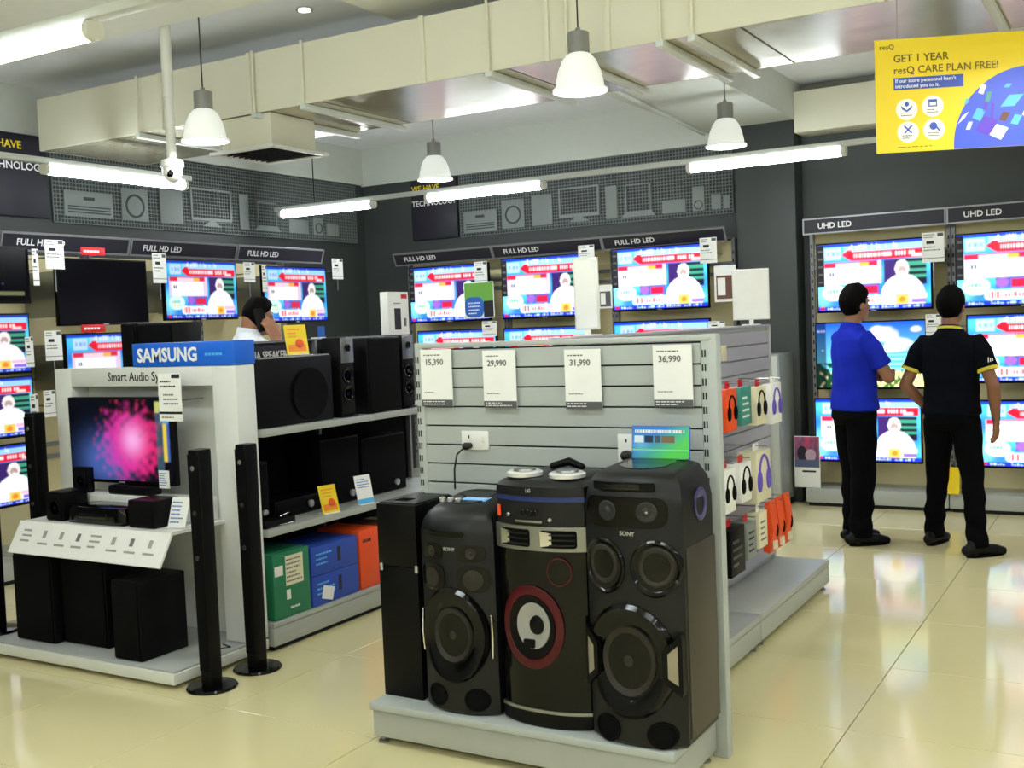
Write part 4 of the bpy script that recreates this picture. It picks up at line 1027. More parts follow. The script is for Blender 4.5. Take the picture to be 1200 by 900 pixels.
for k, (z0, z1) in enumerate(((0.143, 0.30), (0.301, 0.455))):
    t, w_, h_, d_ = onshelf('carton', 'blue carton %s on the bottom deck' % ('under another blue carton' if k == 0 else 'stacked on a blue carton'), 4.315, 4.70, z0, z1, 0.30, 0.015, 'box')
    MB().box(-w_ / 2, w_ / 2, 0, d_, 0, h_, 'box_blue', 0.004).build('box_body', t)
    p = MB(); lines(p, -w_ * 0.4, 0.0, h_ * 0.3, h_ * 0.8, 3, 0, 'banner_cyan', 4 + k); p.box(0.02, 0.045, -0.001, 0, h_ * 0.3, h_ * 0.8, 'sign_dark'); p.build('print', t, smooth=False)['kind'] = 'stuff'
    if k == 0:
        q = MB().box(-0.045, 0.045, -0.0015, -0.0005, 0, 0.07, 'card_white').build('label', t, loc=(-0.08, 0, 0.02)); q.rotation_euler = (0, 0.3, 0)
t, w_, h_, d_ = onshelf('carton', 'orange carton with dark print on the bottom deck', 4.72, 4.90, 0.143, 0.47, 0.30, 0.015, 'box')
MB().box(-w_ / 2, w_ / 2, 0, d_, 0, h_, 'orange', 0.004).build('box_body', t)
p = MB(); lines(p, -w_ * 0.35, w_ * 0.3, 0.24, 0.29, 1, 0, 'letter_black', 4); p.build('print', t, smooth=False)['kind'] = 'stuff'
t, w_, h_, d_ = onshelf('carton', 'brown carton at the hidden end of the bottom deck', 4.95, 5.40, 0.143, 0.45, 0.30, 0.015, 'box')
MB().box(-w_ / 2, w_ / 2, 0, d_, 0, h_, 'brown_card', 0.004).build('box_body', t); MB().box(-0.03, 0.03, -0.001, d_, h_, h_ + 0.0008, 'cream_box').build('tape', t)
# packaged speaker box with picture, and black speakers on the far side shelf
t = thing('speaker_package', 'tall white box with a speaker picture standing on the rack header rail', 'box', (-3.97, 5.45, 1.538), PI / 2)
MB().box(-0.105, 0.105, 0, 0.06, 0, 0.26, 'card_white', 0.003).build('box_body', t)
MB().box(-0.045, 0.02, -0.001, 0, 0.03, 0.16, 'sign_dark').build('speaker_print', t)
p = MB(); p.box(0.05, 0.075, -0.001, 0, 0.05, 0.10, 'letter_grey'); p.box(0.03, 0.09, -0.001, 0, 0.22, 0.245, 'red'); lines(p, -0.05, 0.06, 0.18, 0.20, 1, 0, 'letter_grey', 3); p.build('print', t, smooth=False)['kind'] = 'stuff'
t['label'] = 'tall white speaker package with a dark speaker picture above the shelf rack'
blackbox('bookshelf_speaker', 'narrow black speaker standing behind the blue SAMSUNG header', -4.77, -4.655, 4.02, 4.22, 1.211, 1.662)
blackbox('bookshelf_speaker', 'wide black speaker cabinet standing behind the blue SAMSUNG header', -4.645, -4.38, 4.02, 4.22, 1.211, 1.655)
card('small blue and red card on the rack header rail', (-4.205, 5.00, 1.536), 0.06, 0.07, rotz=PI / 2, base='card_blue', kind='notes', seed=5, foot=True, name='offer_card')

# ------------------------------------------------------------------ slatted gondola with end cap
g = thing('slatted_gondola', 'grey slatted display gondola with speakers on its end platform', 'display rack', (-1.95, 3.65, 0))
PZ = 0.0765
for k in range(17):
    z0 = 0.185 + k * PZ
    MB().box(-0.60, 0.582, 0.0, 0.018, z0, z0 + PZ - 0.006, 'grey_slat', 0.002, 1).build('slat', g)
MB().box(-0.60, 0.582, 0.018, 0.032, 0.16, 1.485, 'dark_slot').build('slat_backing', g)
MB().box(-0.62, 0.62, -0.004, 0.05, 1.488, 1.508, 'grey_slat', 0.003).build('top_cap', g)
for sgn in (-1, 1):
    xa, xb = (0.583, 0.64) if sgn > 0 else (-0.64, -0.60)
    po = MB().box(xa, xb, 0.0, 0.05, 0.0, 1.51, 'grey_slat', 0.003).build('post', g)
    sl_ = MB()
    for k in range(26):
        for dx in (0.004, 0.014): sl_.box(xa + dx, xa + dx + 0.005, -0.001, 0.01, 0.18 + k * 0.05, 0.205 + k * 0.05, 'dark_slot')
    sl_.build('slots', po, smooth=False)['kind'] = 'stuff'
MB().box(-0.625, 0.60, -0.40, -0.004, 0.03, 0.128, 'steel_grey', 0.003).build('end_base', g)
MB().box(-0.63, 0.605, -0.415, -0.002, 0.132, 0.163, 'grey_slat', 0.006).build('end_deck', g)
for x in (-0.60, 0.57):
    for y in (-0.37, -0.05): MB().lathe([(0.022, 0), (0.022, 0.008), (0.01, 0.01), (0.01, 0.032)], 'metal', c=(x, y, 0), seg=14).build('foot', g)
MB().box(-0.03, 0.03, 0.05, 2.55, 0.10, 1.50, 'grey_slat').build('spine', g)
for side in (1, -1):
    for k in range(17):
        z0 = 0.185 + k * PZ
        xa, xb = (0.031, 0.046) if side > 0 else (-0.046, -0.031)
        MB().box(xa, xb, 0.052, 2.53, z0, z0 + PZ - 0.006, 'slat_tv_tint', 0.002, 1).build('side_slat', g)
    for y0 in (0.06, 1.32):
        xa, xb = (0.046, 0.35) if side > 0 else (-0.35, -0.046)
        MB().box(xa, xb, y0, y0 + 1.25, 0.035, 0.128, 'steel_grey', 0.003).build('side_base', g)
        MB().box(xa, xb + (0.004 if side > 0 else 0), y0, y0 + 1.25, 0.132, 0.163, 'steel_grey', 0.004).build('side_deck', g)
        for yy_ in (y0 + 0.05, y0 + 1.2): MB().lathe([(0.02, 0), (0.02, 0.008), (0.009, 0.01), (0.009, 0.036)], 'metal', c=((0.32 if side > 0 else -0.32), yy_, 0), seg=12).build('foot', g)
MB().box(-0.05, 0.05, 2.535, 2.57, 0.0, 1.51, 'grey_slat', 0.003).build('end_post', g)
MB().box(-0.05, 0.05, 0.05, 2.55, 1.501, 1.513, 'slat_tv_tint', 0.002).build('spine_cap', g)
for x0, x1, z0, z1 in ((-0.425, -0.30, 1.082, 1.158), (0.255, 0.345, 1.03, 1.155)):
    q = MB().box(x0, x1, -0.008, 0, z0, z1, 'white_gloss', 0.003).build('socket_plate', g)
    e = MB(); xm = x0 + 0.035; e.box(xm - 0.003, xm + 0.003, -0.009, -0.008, z1 - 0.03, z1 - 0.018, 'dark_slot')
    e.box(x1 - 0.03, x1 - 0.015, -0.010, -0.008, z0 + 0.03, z0 + 0.055, 'white_paint', 0.001); e.build('socket_holes', q)
MB().box(0.047, 0.052, 1.72, 1.80, 1.34, 1.42, 'cream_box', 0.002).build('socket_plate', g)
# plug and cord into the first socket
t = thing('power_plug', 'black plug and cord hanging from the socket to the small party speaker', 'plug', (-2.335, 3.64, 1.10))
MB().chain([(0, 0.002, 0), (0.0, -0.03, 0)], [0.012, 0.016], 'cable_black', 10).build('plug_body', t)
MB().chain([(0, -0.035, 0), (-0.03, -0.05, -0.03), (-0.045, -0.05, -0.09), (-0.045, -0.052, -0.165)], [0.004] * 4, 'cable_black', 6).build('cord', t)
t = tag(MB().chain([(0, 0.002, 0), (0.0, -0.028, 0)], [0.016, 0.02], 'cable_black', 12).build('power_plug'), 'black plug in the socket beside the blue and green feature card', 'plug'); t.location = (-1.65, 3.64, 1.08)
G2 = 'price cards on the slatted end panel'
PL = ('over the plain black tower cabinet', 'over the small party speaker', 'over the speaker with the red ring', 'over the blue and green feature card')
for k, (x0, x1, z0, z1, pr) in enumerate(((-2.549, -2.401, 1.255, 1.484, '15,390'), (-2.255, -2.108, 1.25, 1.474, '29,990'), (-1.896, -1.747, 1.248, 1.469, '31,990'), (-1.540, -1.393, 1.255, 1.476, '36,990'))):
    card('white price card reading %s %s' % (pr, PL[k]), ((x0 + x1) / 2, 3.632, z0), x1 - x0, z1 - z0, price=pr, kind='price', seed=30 + k, grp=G2)
# white sign holders on top of the spine
def sign_holder(label, x, y, w_, h_, rotz=0.0, stem=0.03):
    t = thing('sign_holder', label, 'sign', (x, y, 1.513), rotz)
    MB().box(-0.05, 0.05, -0.03, 0.03, 0, 0.006, 'white_gloss', 0.002).build('foot', t)
    MB().box(-0.012, 0.012, -0.004, 0.004, 0.006, stem + 0.02, 'white_gloss').build('stem', t)
    MB().box(-w_ / 2, w_ / 2, -0.007, 0.007, stem, stem + h_, 'white_gloss', 0.004).build('board', t)
    MB().box(-w_ / 2 + 0.008, w_ / 2 - 0.008, -0.0078, -0.007, stem + 0.008, stem + h_ - 0.008, 'card_white').build('sheet', t)
sign_holder('tall narrow blank white sign board on the gondola top', -1.95, 3.95, 0.108, 0.285, 0.0, 0.025)
sign_holder('wide blank white sign board at the far end of the gondola top', -1.95, 6.03, 0.205, 0.285, 0.15, 0.03)

# ------------------------------------------------------------------ party speakers on the end platform
DZ = 0.163
class Spk:
    def __init__(s, w_, depth, bulge): s.w = w_; s.d = depth; s.b = bulge
    def yf(s, x): return -s.b * (1 - min(1, abs(2 * x / s.w)) ** 2.4)
    def fn(s, p): return (p[0], s.yf(p[0]) + p[1], p[2])
    def plan(s, inset=0.0):
        hw = s.w / 2 - inset; pts = []
        for k in range(21):
            x = -hw + 2 * hw * k / 20; pts.append((x, s.yf(x * s.w / 2 / hw) + inset))
        r = 0.05; yb = s.d - inset
        for k in range(6):
            a = PI / 2 * k / 5; pts.append((hw - r + r * math.cos(a), yb - r + r * math.sin(a)))
        for k in range(6):
            a = PI / 2 + PI / 2 * k / 5; pts.append((-hw + r + r * math.cos(a), yb - r + r * math.sin(a)))
        return pts
    def body(s, levels, m, side=None):
        """levels: (z, inset, slope)"""
        b = MB(); vs = []; n = 0
        for (z, ins, sl_) in levels:
            pl = s.plan(ins); n = len(pl)
            vs += [(x, y, z + sl_ * (y + s.b)) for x, y in pl]
        fs = []
        for i in range(len(levels) - 1):
            for k in range(n):
                a, c = i * n + k, i * n + (k + 1) % n; fs.append((a, c, c + n, a + n))
        fs.append(tuple(range(n))[::-1]); fs.append(tuple((len(levels) - 1) * n + k for k in range(n)))
        b.add(vs, fs, m); return b
    def disc(s, cx, cz, rx, rz, prof, m, b=None, seg=36):
        """prof (fraction of radius, height) conformed to the front"""
        b = b or MB(); vs = []
        fr0, h0 = prof[-1]; prof = list(prof) + [(fr0 * 0.66, h0), (fr0 * 0.33, h0), (fr0 * 0.03, h0)]
        for fr, h in prof:
            for k in range(seg):
                a = 2 * PI * k / seg
                vs.append(s.fn((cx + rx * fr * math.cos(a), -h, cz + rz * fr * math.sin(a))))
        fs = []
        for i in range(len(prof) - 1):
            for k in range(seg):
                a, c = i * seg + k, i * seg + (k + 1) % seg; fs.append((a, c, c + seg, a + seg))
        fs.append(tuple((len(prof) - 1) * seg + k for k in range(seg)))
        return b.add(vs, fs, m)
    def patch(s, poly, h, m, b=None):
        """polygon on the front, raised by h: fan with subdivided rings to follow the curve"""
        b = b or MB(); n = len(poly); cx = sum(p[0] for p in poly) / n; cz = sum(p[1] for p in poly) / n
        vs = []; lv = [(1.0, 0.0), (1.0, h), (0.8, h), (0.6, h), (0.4, h), (0.2, h)]
        for fr, hh in lv:
            vs += [s.fn((cx + (x - cx) * fr, -hh, cz + (z - cz) * fr)) for x, z in poly]
        fs = []
        for i in range(len(lv) - 1):
            for k in range(n):
                a, c = i * n + k, i * n + (k + 1) % n; fs.append((a, c, c + n, a + n))
        fs.append(tuple((len(lv) - 1) * n + k for k in range(n)))
        return b.add(vs, fs, m)
def dense(poly, step=0.02):
    out = []
    for i in range(len(poly)):
        a, c = Vector(poly[i]), Vector(poly[(i + 1) % len(poly)]); n = max(1, int((c - a).length / step))
        out += [tuple(a + (c - a) * k / n) for k in range(n)]
    return out
CONE = [(1.0, 0.0), (1.0, 0.014), (0.94, 0.022), (0.86, 0.016), (0.80, 0.004)]
def woofer(S, t, cx, cz, rx, rz, inner, cone='spk_cone', ring='black_gloss'):
    S.disc(cx, cz, rx, rz, [(1.0, 0.0), (1.0, 0.010), (0.93, 0.024), (0.80, 0.020), (inner + 0.06, 0.006), (inner, 0.003)], ring).build('woofer_surround', t)
    S.disc(cx, cz, rx * inner, rz * inner, [(1.0, 0.002), (0.96, 0.012), (0.85, 0.006), (0.45, -0.012), (0.33, -0.014), (0.30, -0.004), (0.15, 0.004)], cone).build('woofer_cone', t)

# --- small party speaker
S = Spk(0.315, 0.30, 0.05)
t = thing('party_speaker', 'small black party speaker with curved front and blue lit top panel', 'speaker', (-2.195, 3.305, DZ))
S.body([(0, 0.012, 0), (0.012, 0.0, 0), (0.66, 0.0, 0), (0.70, 0.008, 0.02), (0.725, 0.025, 0.08), (0.74, 0.05, 0.13), (0.745, 0.08, 0.15)], 'spk_body').build('cabinet', t)
woofer(S, t, 0.0, 0.295, 0.140, 0.175, 0.58)
for sg in (-1, 1):
    S.patch(dense(rrect(0.03 * sg if sg > 0 else -0.135, 0.135 if sg > 0 else -0.03, 0.565, 0.625, 0.028)), 0.003, 'black_gloss').build('tweeter_recess', t)
    S.disc(0.085 * sg, 0.595, 0.020, 0.020, [(1, 0.003), (0.9, 0.008), (0.4, 0.004), (0.2, 0.009)], 'spk_cone').build('tweeter', t)
    S.patch(dense(rrect(0.025 if sg > 0 else -0.145, 0.145 if sg > 0 else -0.025, 0.455, 0.550, 0.035)), 0.004, 'black_gloss').build('mid_window', t)
    S.disc(0.088 * sg, 0.50, 0.036, 0.036, [(1, 0.004), (0.8, 0.006), (0.3, 0.004), (0.15, 0.006)], 'spk_cone').build('mid_driver', t)
    S.disc(0.085 * sg, 0.062, 0.046, 0.042, [(1, 0.0), (1, 0.005), (0.86, 0.007), (0.8, 0.002), (0.5, 0.001)], 'black_matte').build('bass_port', t)
    b = MB(); b.chain([S.fn((0.147 * sg, -0.012, 0.22)), S.fn((0.150 * sg, -0.016, 0.29)), S.fn((0.147 * sg, -0.012, 0.37))], [0.005, 0.006, 0.005], 'chrome', 8); b.build('side_trim', t)
S.patch(dense(rrect(-0.13, 0.06, 0.652, 0.672, 0.009)), 0.002, 'black_gloss').build('disc_slot', t)
text('SONY', 0.013, 'silver', t, (-0.026, -0.052, 0.602), 0.02)
S.body([(0.7455, 0.085, 0.15), (0.7475, 0.087, 0.15)], 'black_gloss').build('top_plate', t)
lo = MB(); lo.box(-0.02, 0.08, 0.08, 0.15, 0.762, 0.772, 'lcd_blue', 0.002); lo.build('display', t).rotation_euler = (0, 0, 0)
b = MB()
for k in range(3): b.lathe([(0.013, 0.758), (0.013, 0.772), (0.009, 0.775)], 'silver', c=(-0.10 + 0.035 * k, 0.07, 0), seg=14)
b.build('top_buttons', t)
# --- middle party speaker with red ring
S = Spk(0.350, 0.31, 0.04)
t = thing('party_speaker', 'tall black party speaker with red woofer ring and chrome turntables on top', 'speaker', (-1.844, 3.305, DZ))
S.body([(0, 0.010, 0), (0.01, 0.0, 0), (0.055, 0.0, 0)], 'black').build('base', t)
S.body([(0.055, -0.002, 0), (0.066, -0.002, 0)], 'metal').build('chrome_strip', t)
S.body([(0.066, 0.004, 0), (0.625, 0.004, 0)], 'black_gloss').build('cabinet', t)
S.body([(0.625, -0.003, 0), (0.71, -0.003, 0)], 'metal').build('grille_band', t)
for sg in (-1, 1):
    x0, x1 = (0.02, 0.150) if sg > 0 else (-0.150, -0.02)
    S.patch(dense(rrect(x0, x1, 0.637, 0.698, 0.010)), 0.005, 'black_matte').build('horn_recess', t)
    for k in range(3): S.patch(dense(rrect(x0 + 0.035, x1 - 0.006, 0.645 + 0.018 * k, 0.650 + 0.018 * k, 0.002)), 0.008, 'spk_body').build('horn_blade', t)
    S.patch(dense([(x0 + 0.002, 0.640), (x0 + 0.045, 0.648), (x0 + 0.045, 0.688), (x0 + 0.002, 0.696)]), 0.0075, 'chrome').build('horn_lip', t)
S.body([(0.71, 0.003, 0), (0.795, 0.003, 0)], 'spk_body').build('control_panel', t)
S.body([(0.795, 0.002, 0), (0.812, 0.002, 0)], 'led_blue').build('light_band', t)
S.body([(0.812, 0.0, 0), (0.845, 0.003, 0), (0.862, 0.02, 0.01), (0.868, 0.04, 0.02)], 'spk_body').build('top_cap', t)
for cx in (-0.085, 0.085):
    q = MB().lathe([(0.064, 0.868), (0.065, 0.880), (0.056, 0.886), (0.03, 0.884), (0.01, 0.890)], 'turntable_silver', c=(cx, 0.055, 0.004), seg=32).build('turntable', t)
    MB().lathe([(0.040, 0.886), (0.038, 0.893), (0.01, 0.894)], 'metal', c=(cx, 0.055, 0.004), seg=24).build('turntable_hub', q)
MB().chain([(-0.06, 0.22, 0.885), (0.0, 0.235, 0.90), (0.06, 0.22, 0.885)], [0.012, 0.016, 0.012], 'black', 10).build('handle', t)
S.disc(-0.028, 0.355, 0.125, 0.148, [(1, 0.0), (1, 0.003), (0.94, 0.006), (0.78, 0.006), (0.75, 0.003)], 'red_ring').build('red_ring', t)
S.disc(-0.028, 0.355, 0.094, 0.112, [(1, 0.002), (1, 0.008), (0.9, 0.006), (0.7, 0.005)], 'black').build('woofer_surround', t)
S.disc(-0.018, 0.362, 0.066, 0.082, [(1, 0.004), (0.98, 0.012), (0.6, 0.008), (0.5, 0.006)], 'cone_grey').build('woofer_cone', t)
S.disc(-0.002, 0.367, 0.028, 0.034, [(1, 0.006), (0.95, 0.014), (0.5, 0.018), (0.2, 0.019)], 'black').build('dust_cap', t)
S.patch(dense(rrect(-0.055, -0.01, 0.285, 0.315, 0.006)), 0.016, 'black').build('woofer_bridge', t)
S.disc(0.085, 0.555, 0.045, 0.05, [(1, 0.0), (1, 0.002), (0.9, 0.003)], 'red_ring').build('small_ring', t)
S.disc(0.085, 0.555, 0.040, 0.0445, [(1, 0.002), (1, 0.0045), (0.5, 0.004)], 'black_gloss').build('small_driver', t)
text('LG', 0.012, 'silver', t, (-0.03, -0.044, 0.828), 0.02)
for k, (dx, dz, r) in enumerate(((-0.045, 0.757, 0.010), (-0.02, 0.757, 0.013), (0.005, 0.757, 0.010), (-0.11, 0.745, 0.007), (0.06, 0.735, 0.007))):
    S.disc(dx, dz, r, r, [(1, 0.0), (1, 0.004), (0.8, 0.006)], 'black_gloss' if k < 3 else 'silver', seg=16).build('button', t)
S.patch(dense(rrect(-0.08, 0.03, 0.722, 0.730, 0.003)), 0.002, 'metal').build('disc_slot', t)
S.patch(dense(rrect(-0.168, -0.150, 0.735, 0.775, 0.002)), 0.001, 'orange').build('orange_sticker', t)
# --- large party speaker
S = Spk(0.348, 0.315, 0.055)
t = thing('party_speaker', 'large dark grey party speaker with side handles and big oval woofer', 'speaker', (-1.484, 3.290, DZ))
S.body([(0, 0.014, 0), (0.014, 0.0, 0), (0.80, 0.0, 0), (0.865, 0.010, 0.01), (0.895, 0.030, 0.04), (0.905, 0.055, 0.05), (0.908, 0.085, 0.05)], 'spk_body').build('cabinet', t)
S.body([(0.9085, 0.088, 0.05), (0.9105, 0.09, 0.05)], 'black_gloss').build('top_plate', t)
MB().box(0.1735, 0.1765, 0.02, 0.285, 0.03, 0.66, 'spk_side', 0.001).build('side_panel', t)
MB().lathe([(0.055, -0.002), (0.055, 0.004), (0.046, 0.005), (0.036, -0.001)], 'port_reflection', c=(0.174, 0.16, 0.785), axis='x', seg=28).build('side_port', t)
S.patch(dense(rrect(-0.163, 0.135, 0.732, 0.832, 0.038)), 0.003, 'black_gloss').build('tweeter_window', t)
for sg in (-1, 1):
    S.disc(0.07 * sg, 0.785, 0.034, 0.034, [(1, 0.003), (0.9, 0.006), (0.45, 0.004), (0.3, 0.008), (0.1, 0.01)], 'spk_grille').build('tweeter', t)
    S.disc(0.092 * sg, 0.600, 0.082, 0.094, [(1, 0.0), (1, 0.006), (0.93, 0.012), (0.84, 0.006), (0.8, 0.002)], 'black_gloss').build('mid_surround', t)
    S.disc(0.095 * sg, 0.605, 0.058, 0.066, [(1, 0.002), (0.9, 0.006), (0.4, -0.006), (0.3, 0.0)], 'spk_cone').build('mid_driver', t)
    S.disc(0.098 * sg, 0.052, 0.050, 0.045, [(1, 0.0), (1, 0.006), (0.88, 0.008), (0.82, 0.002), (0.5, 0.001)], 'black_matte').build('bass_port', t)
    h1 = dense([(0.115 * sg, 0.24), (0.115 * sg, 0.34), (0.168 * sg, 0.39), (0.172 * sg, 0.375), (0.172 * sg, 0.20), (0.168 * sg, 0.185)])
    hh = S.patch(h1, 0.034, 'black').build('handle', t)
    S.patch(dense([(0.132 * sg, 0.25), (0.132 * sg, 0.33), (0.160 * sg, 0.355), (0.160 * sg, 0.225)]), 0.037, 'handle_metal').build('handle_plate', hh)
S.disc(0.072, 0.785, 0.005, 0.005, [(1, 0.008), (0.6, 0.012)], 'silver', seg=10).build('tweeter_glint', t)  # silver dot painted as a glint on the tweeter
woofer(S, t, -0.008, 0.290, 0.160, 0.192, 0.62)
S.patch(dense(rrect(-0.125, 0.10, 0.852, 0.880, 0.006)), 0.002, 'black').build('control_strip', t)
S.patch(dense(rrect(-0.105, 0.05, 0.857, 0.875, 0.004)), 0.003, 'glass_dark').build('disc_slot', t)
text('SONY', 0.014, 'silver', t, (-0.025, -0.058, 0.706), 0.02)
# --- black tower carton
t = thing('tower_cabinet', 'plain tall black speaker cabinet with a seam and silver corner clips', 'speaker', (-2.475, 3.33, DZ))
MB().box(-0.10, 0.082, 0, 0.26, 0, 0.505, 'black', 0.004).build('lower_cabinet', t)
MB().box(-0.10, 0.082, 0, 0.26, 0.508, 0.745, 'black', 0.004).build('upper_cabinet', t)
MB().box(-0.092, 0.074, 0.012, 0.25, 0.745, 0.75, 'spk_body', 0.003).build('top_tray', t)
for x in (-0.092, 0.070): MB().box(x, x + 0.012, -0.002, 0.004, 0.488, 0.516, 'silver').build('corner_clip', t)
MB().box(-0.05, 0.01, 0.05, 0.11, 0.75, 0.752, 'black_gloss').build('top_display', t)
# feature card on the large speaker
t = thing('feature_card', 'blue and green glossy feature card standing on the large party speaker', 'sign', (-1.475, 3.515, DZ + 0.922))
def feat():
    im = np.zeros((PH, PW, 3)) + np.array(s2l((0.2, 0.5, 0.85)))
    im = blend(im, np.clip((U - 0.3) * 1.4 + (V - 0.4), 0, 1), (0.35, 0.85, 0.35)); im = blend(im, np.exp(-((U - 0.15) ** 2 / 0.02 + (V - 0.6) ** 2 / 0.05)), (0.45, 0.8, 0.95), 0.7)
    im = words(im, 0.04, 0.92, 0.10, 0.2, (1, 1, 1), 3, 0.9)
    im = blend(im, R_(0.03, 0.2, 0.3, 0.52), (0.9, 0.95, 1)); im = blend(im, R_(0.22, 0.37, 0.3, 0.52), (0.1, 0.15, 0.3)); im = blend(im, R_(0.40, 0.5, 0.3, 0.52), (0.25, 0.3, 0.4)); im = blend(im, R_(0.52, 0.75, 0.3, 0.52), (0.5, 0.4, 0.3))
    im = blend(im, R_(0.0, 1, 0.72, 0.76), (0.5, 0.9, 0.6))
    return im
bd = MB().box(-0.108, 0.108, 0, 0.004, 0, 0.115, 'card_blue', 0.001).build('board', t); bd.rotation_euler = (-0.12, 0, 0)
link('picture', picture_mesh(feat(), 0.21, 0.11, 'printed', -0.0008), bd, (0, 0, 0.0025))
MB().box(-0.10, 0.10, -0.02, 0.03, -0.002, 0.002, 'glass_dark').build('foot', t)

# ------------------------------------------------------------------ headphone packs hanging on the gondola side
def hook(t, back, z, n=1):
    MB().chain([(0, back, z), (0, -0.03, z), (0, -0.045, z + 0.012)], [0.003] * 3, 'metal', 6).build('hook', t)
def headphone_print(b, w_, h_, y, m='black_matte', m2='black'):
    """over-ear headphone drawn as raised print"""
    r = w_ * 0.32
    pts = [(r * math.cos(a), y, h_ * 0.55 + r * 1.25 * math.sin(a)) for a in [PI * k / 10 for k in range(11)]]
    b.chain(pts, [w_ * 0.035] * 11, m, 6)
    for sg in (-1, 1): b.lathe([(w_ * 0.16, 0), (w_ * 0.15, 0.006), (w_ * 0.05, 0.008)], m2, c=(sg * r, y, h_ * 0.42), axis='y', seg=14, sy=1.5)
def pack(label, y0, y1, z0, z1, col, deep=0.06, print_col='black_matte', name='headphone_pack', front=-1.70, tab='red', hp=True):
    w_, h_ = y1 - y0, z1 - z0
    t = thing(name, label, 'headphones' if hp else 'package', (front, (y0 + y1) / 2, z0), PI / 2)
    MB().box(-w_ / 2, w_ / 2, 0, deep, 0, h_, col, 0.003).build('carton', t)
    if hp:
        b = MB(); headphone_print(b, w_, h_, -0.001, print_col, print_col); b.build('headphone', t)
    else:
        b = MB(); lines(b, -w_ * 0.35, w_ * 0.35, h_ * 0.15, h_ * 0.8, 4, 0, print_col, int(y0 * 100)); b.build('print', t, smooth=False)['kind'] = 'stuff'
    MB().box(-w_ * 0.2, w_ * 0.2, deep * 0.4, deep * 0.4 + 0.002, h_, h_ + 0.035, tab).build('hang_tab', t)
    MB().cyl((0, front + 1.904, h_ + 0.025), (0, -0.02, h_ + 0.025), 0.003, 'metal', 6).build('hook', t).location = (0, 0, 0)
    return t
pack('orange headphone pack on the upper hook row', 4.86, 5.00, 1.03, 1.23, 'orange', 0.05)
pack('teal box on the upper hook row', 5.06, 5.22, 1.04, 1.225, 'teal', 0.07, 'card_white', hp=False)
pack('clear pack of dark headphones with a red top on the upper hook row', 5.30, 5.46, 1.02, 1.21, 'cream_box', 0.05, 'black')
pack('white pack with purple headphones on the upper hook row', 5.55, 5.72, 1.00, 1.21, 'card_white', 0.05, 'purple', tab='card_white')
pack('white headphone box nearest the slatted end panel on the middle hook row', 4.80, 4.95, 0.655, 0.86, 'card_white', 0.07)
pack('white headphone box second along the middle hook row', 5.03, 5.19, 0.67, 0.86, 'card_white', 0.07)
pack('large cream box with purple headphones on the middle hook row', 5.27, 5.50, 0.63, 0.885, 'cream_box', 0.10, 'purple', tab='card_white')
pack('black gadget box nearest the slatted end panel on the low hook row', 4.86, 5.06, 0.345, 0.57, 'black', 0.12, 'card_grey', hp=False, name='gadget_pack')
pack('dark grey gadget box on the low hook row', 5.10, 5.24, 0.38, 0.56, 'cab_grey', 0.08, 'black', hp=False, name='gadget_pack')
pack('cream gadget pack on the low hook row', 5.29, 5.42, 0.40, 0.58, 'cream_box', 0.07, 'letter_grey', hp=False, name='gadget_pack', tab='card_white')
for k, y in enumerate((5.50, 5.62, 5.76)):
    t = thing('orange_pouch', 'orange blister pouch on the low hooks, %s' % ('next to the cream gadget pack', 'between two other orange pouches', 'at the far end with a black earpiece')[k], 'package', (-1.70, y, 0.345), PI / 2)
    b = MB(); b.xprism([(0.0, 0.0), (0.035, 0.01), (0.02, 0.26), (0.0, 0.27), (-0.02, 0.12)], -0.05, 0.05, 'orange'); b.build('pouch', t)
    MB().box(-0.03, 0.02, -0.022, -0.010, 0.02, 0.06, 'cream_box').build('label', t)
    MB().sphere((0.03, -0.015, 0.11), (0.014, 0.01, 0.035), 'black').build('earpiece', t)
    MB().cyl((0, 0.20, 0.255), (0, -0.02, 0.255), 0.003, 'metal', 6).build('hook', t)

# ------------------------------------------------------------------ metal cabinet beside the column
t = thing('metal_cabinet', 'grey metal cabinet with a glass notice door beside the dark column', 'cabinet', (-2.79, 8.60, 0))
MB().box(-0.22, 0.22, 0.012, 0.40, 0.06, 1.25, 'cab_grey', 0.004).build('body', t)
d_ = MB().box(-0.21, 0.21, 0.0, 0.012, 0.08, 1.235, 'steel_grey', 0.003).build('door', t)
MB().box(0.10, 0.115, -0.02, 0.0, 0.6, 0.75, 'metal', 0.003).build('handle', d_)
MB().box(-0.15, 0.17, -0.003, 0.0, 0.85, 1.05, 'silver', 0.001).build('label_plate', d_)
MB().box(-0.20, 0.20, 0.03, 0.38, 0, 0.06, 'dark_slot').build('plinth', t)

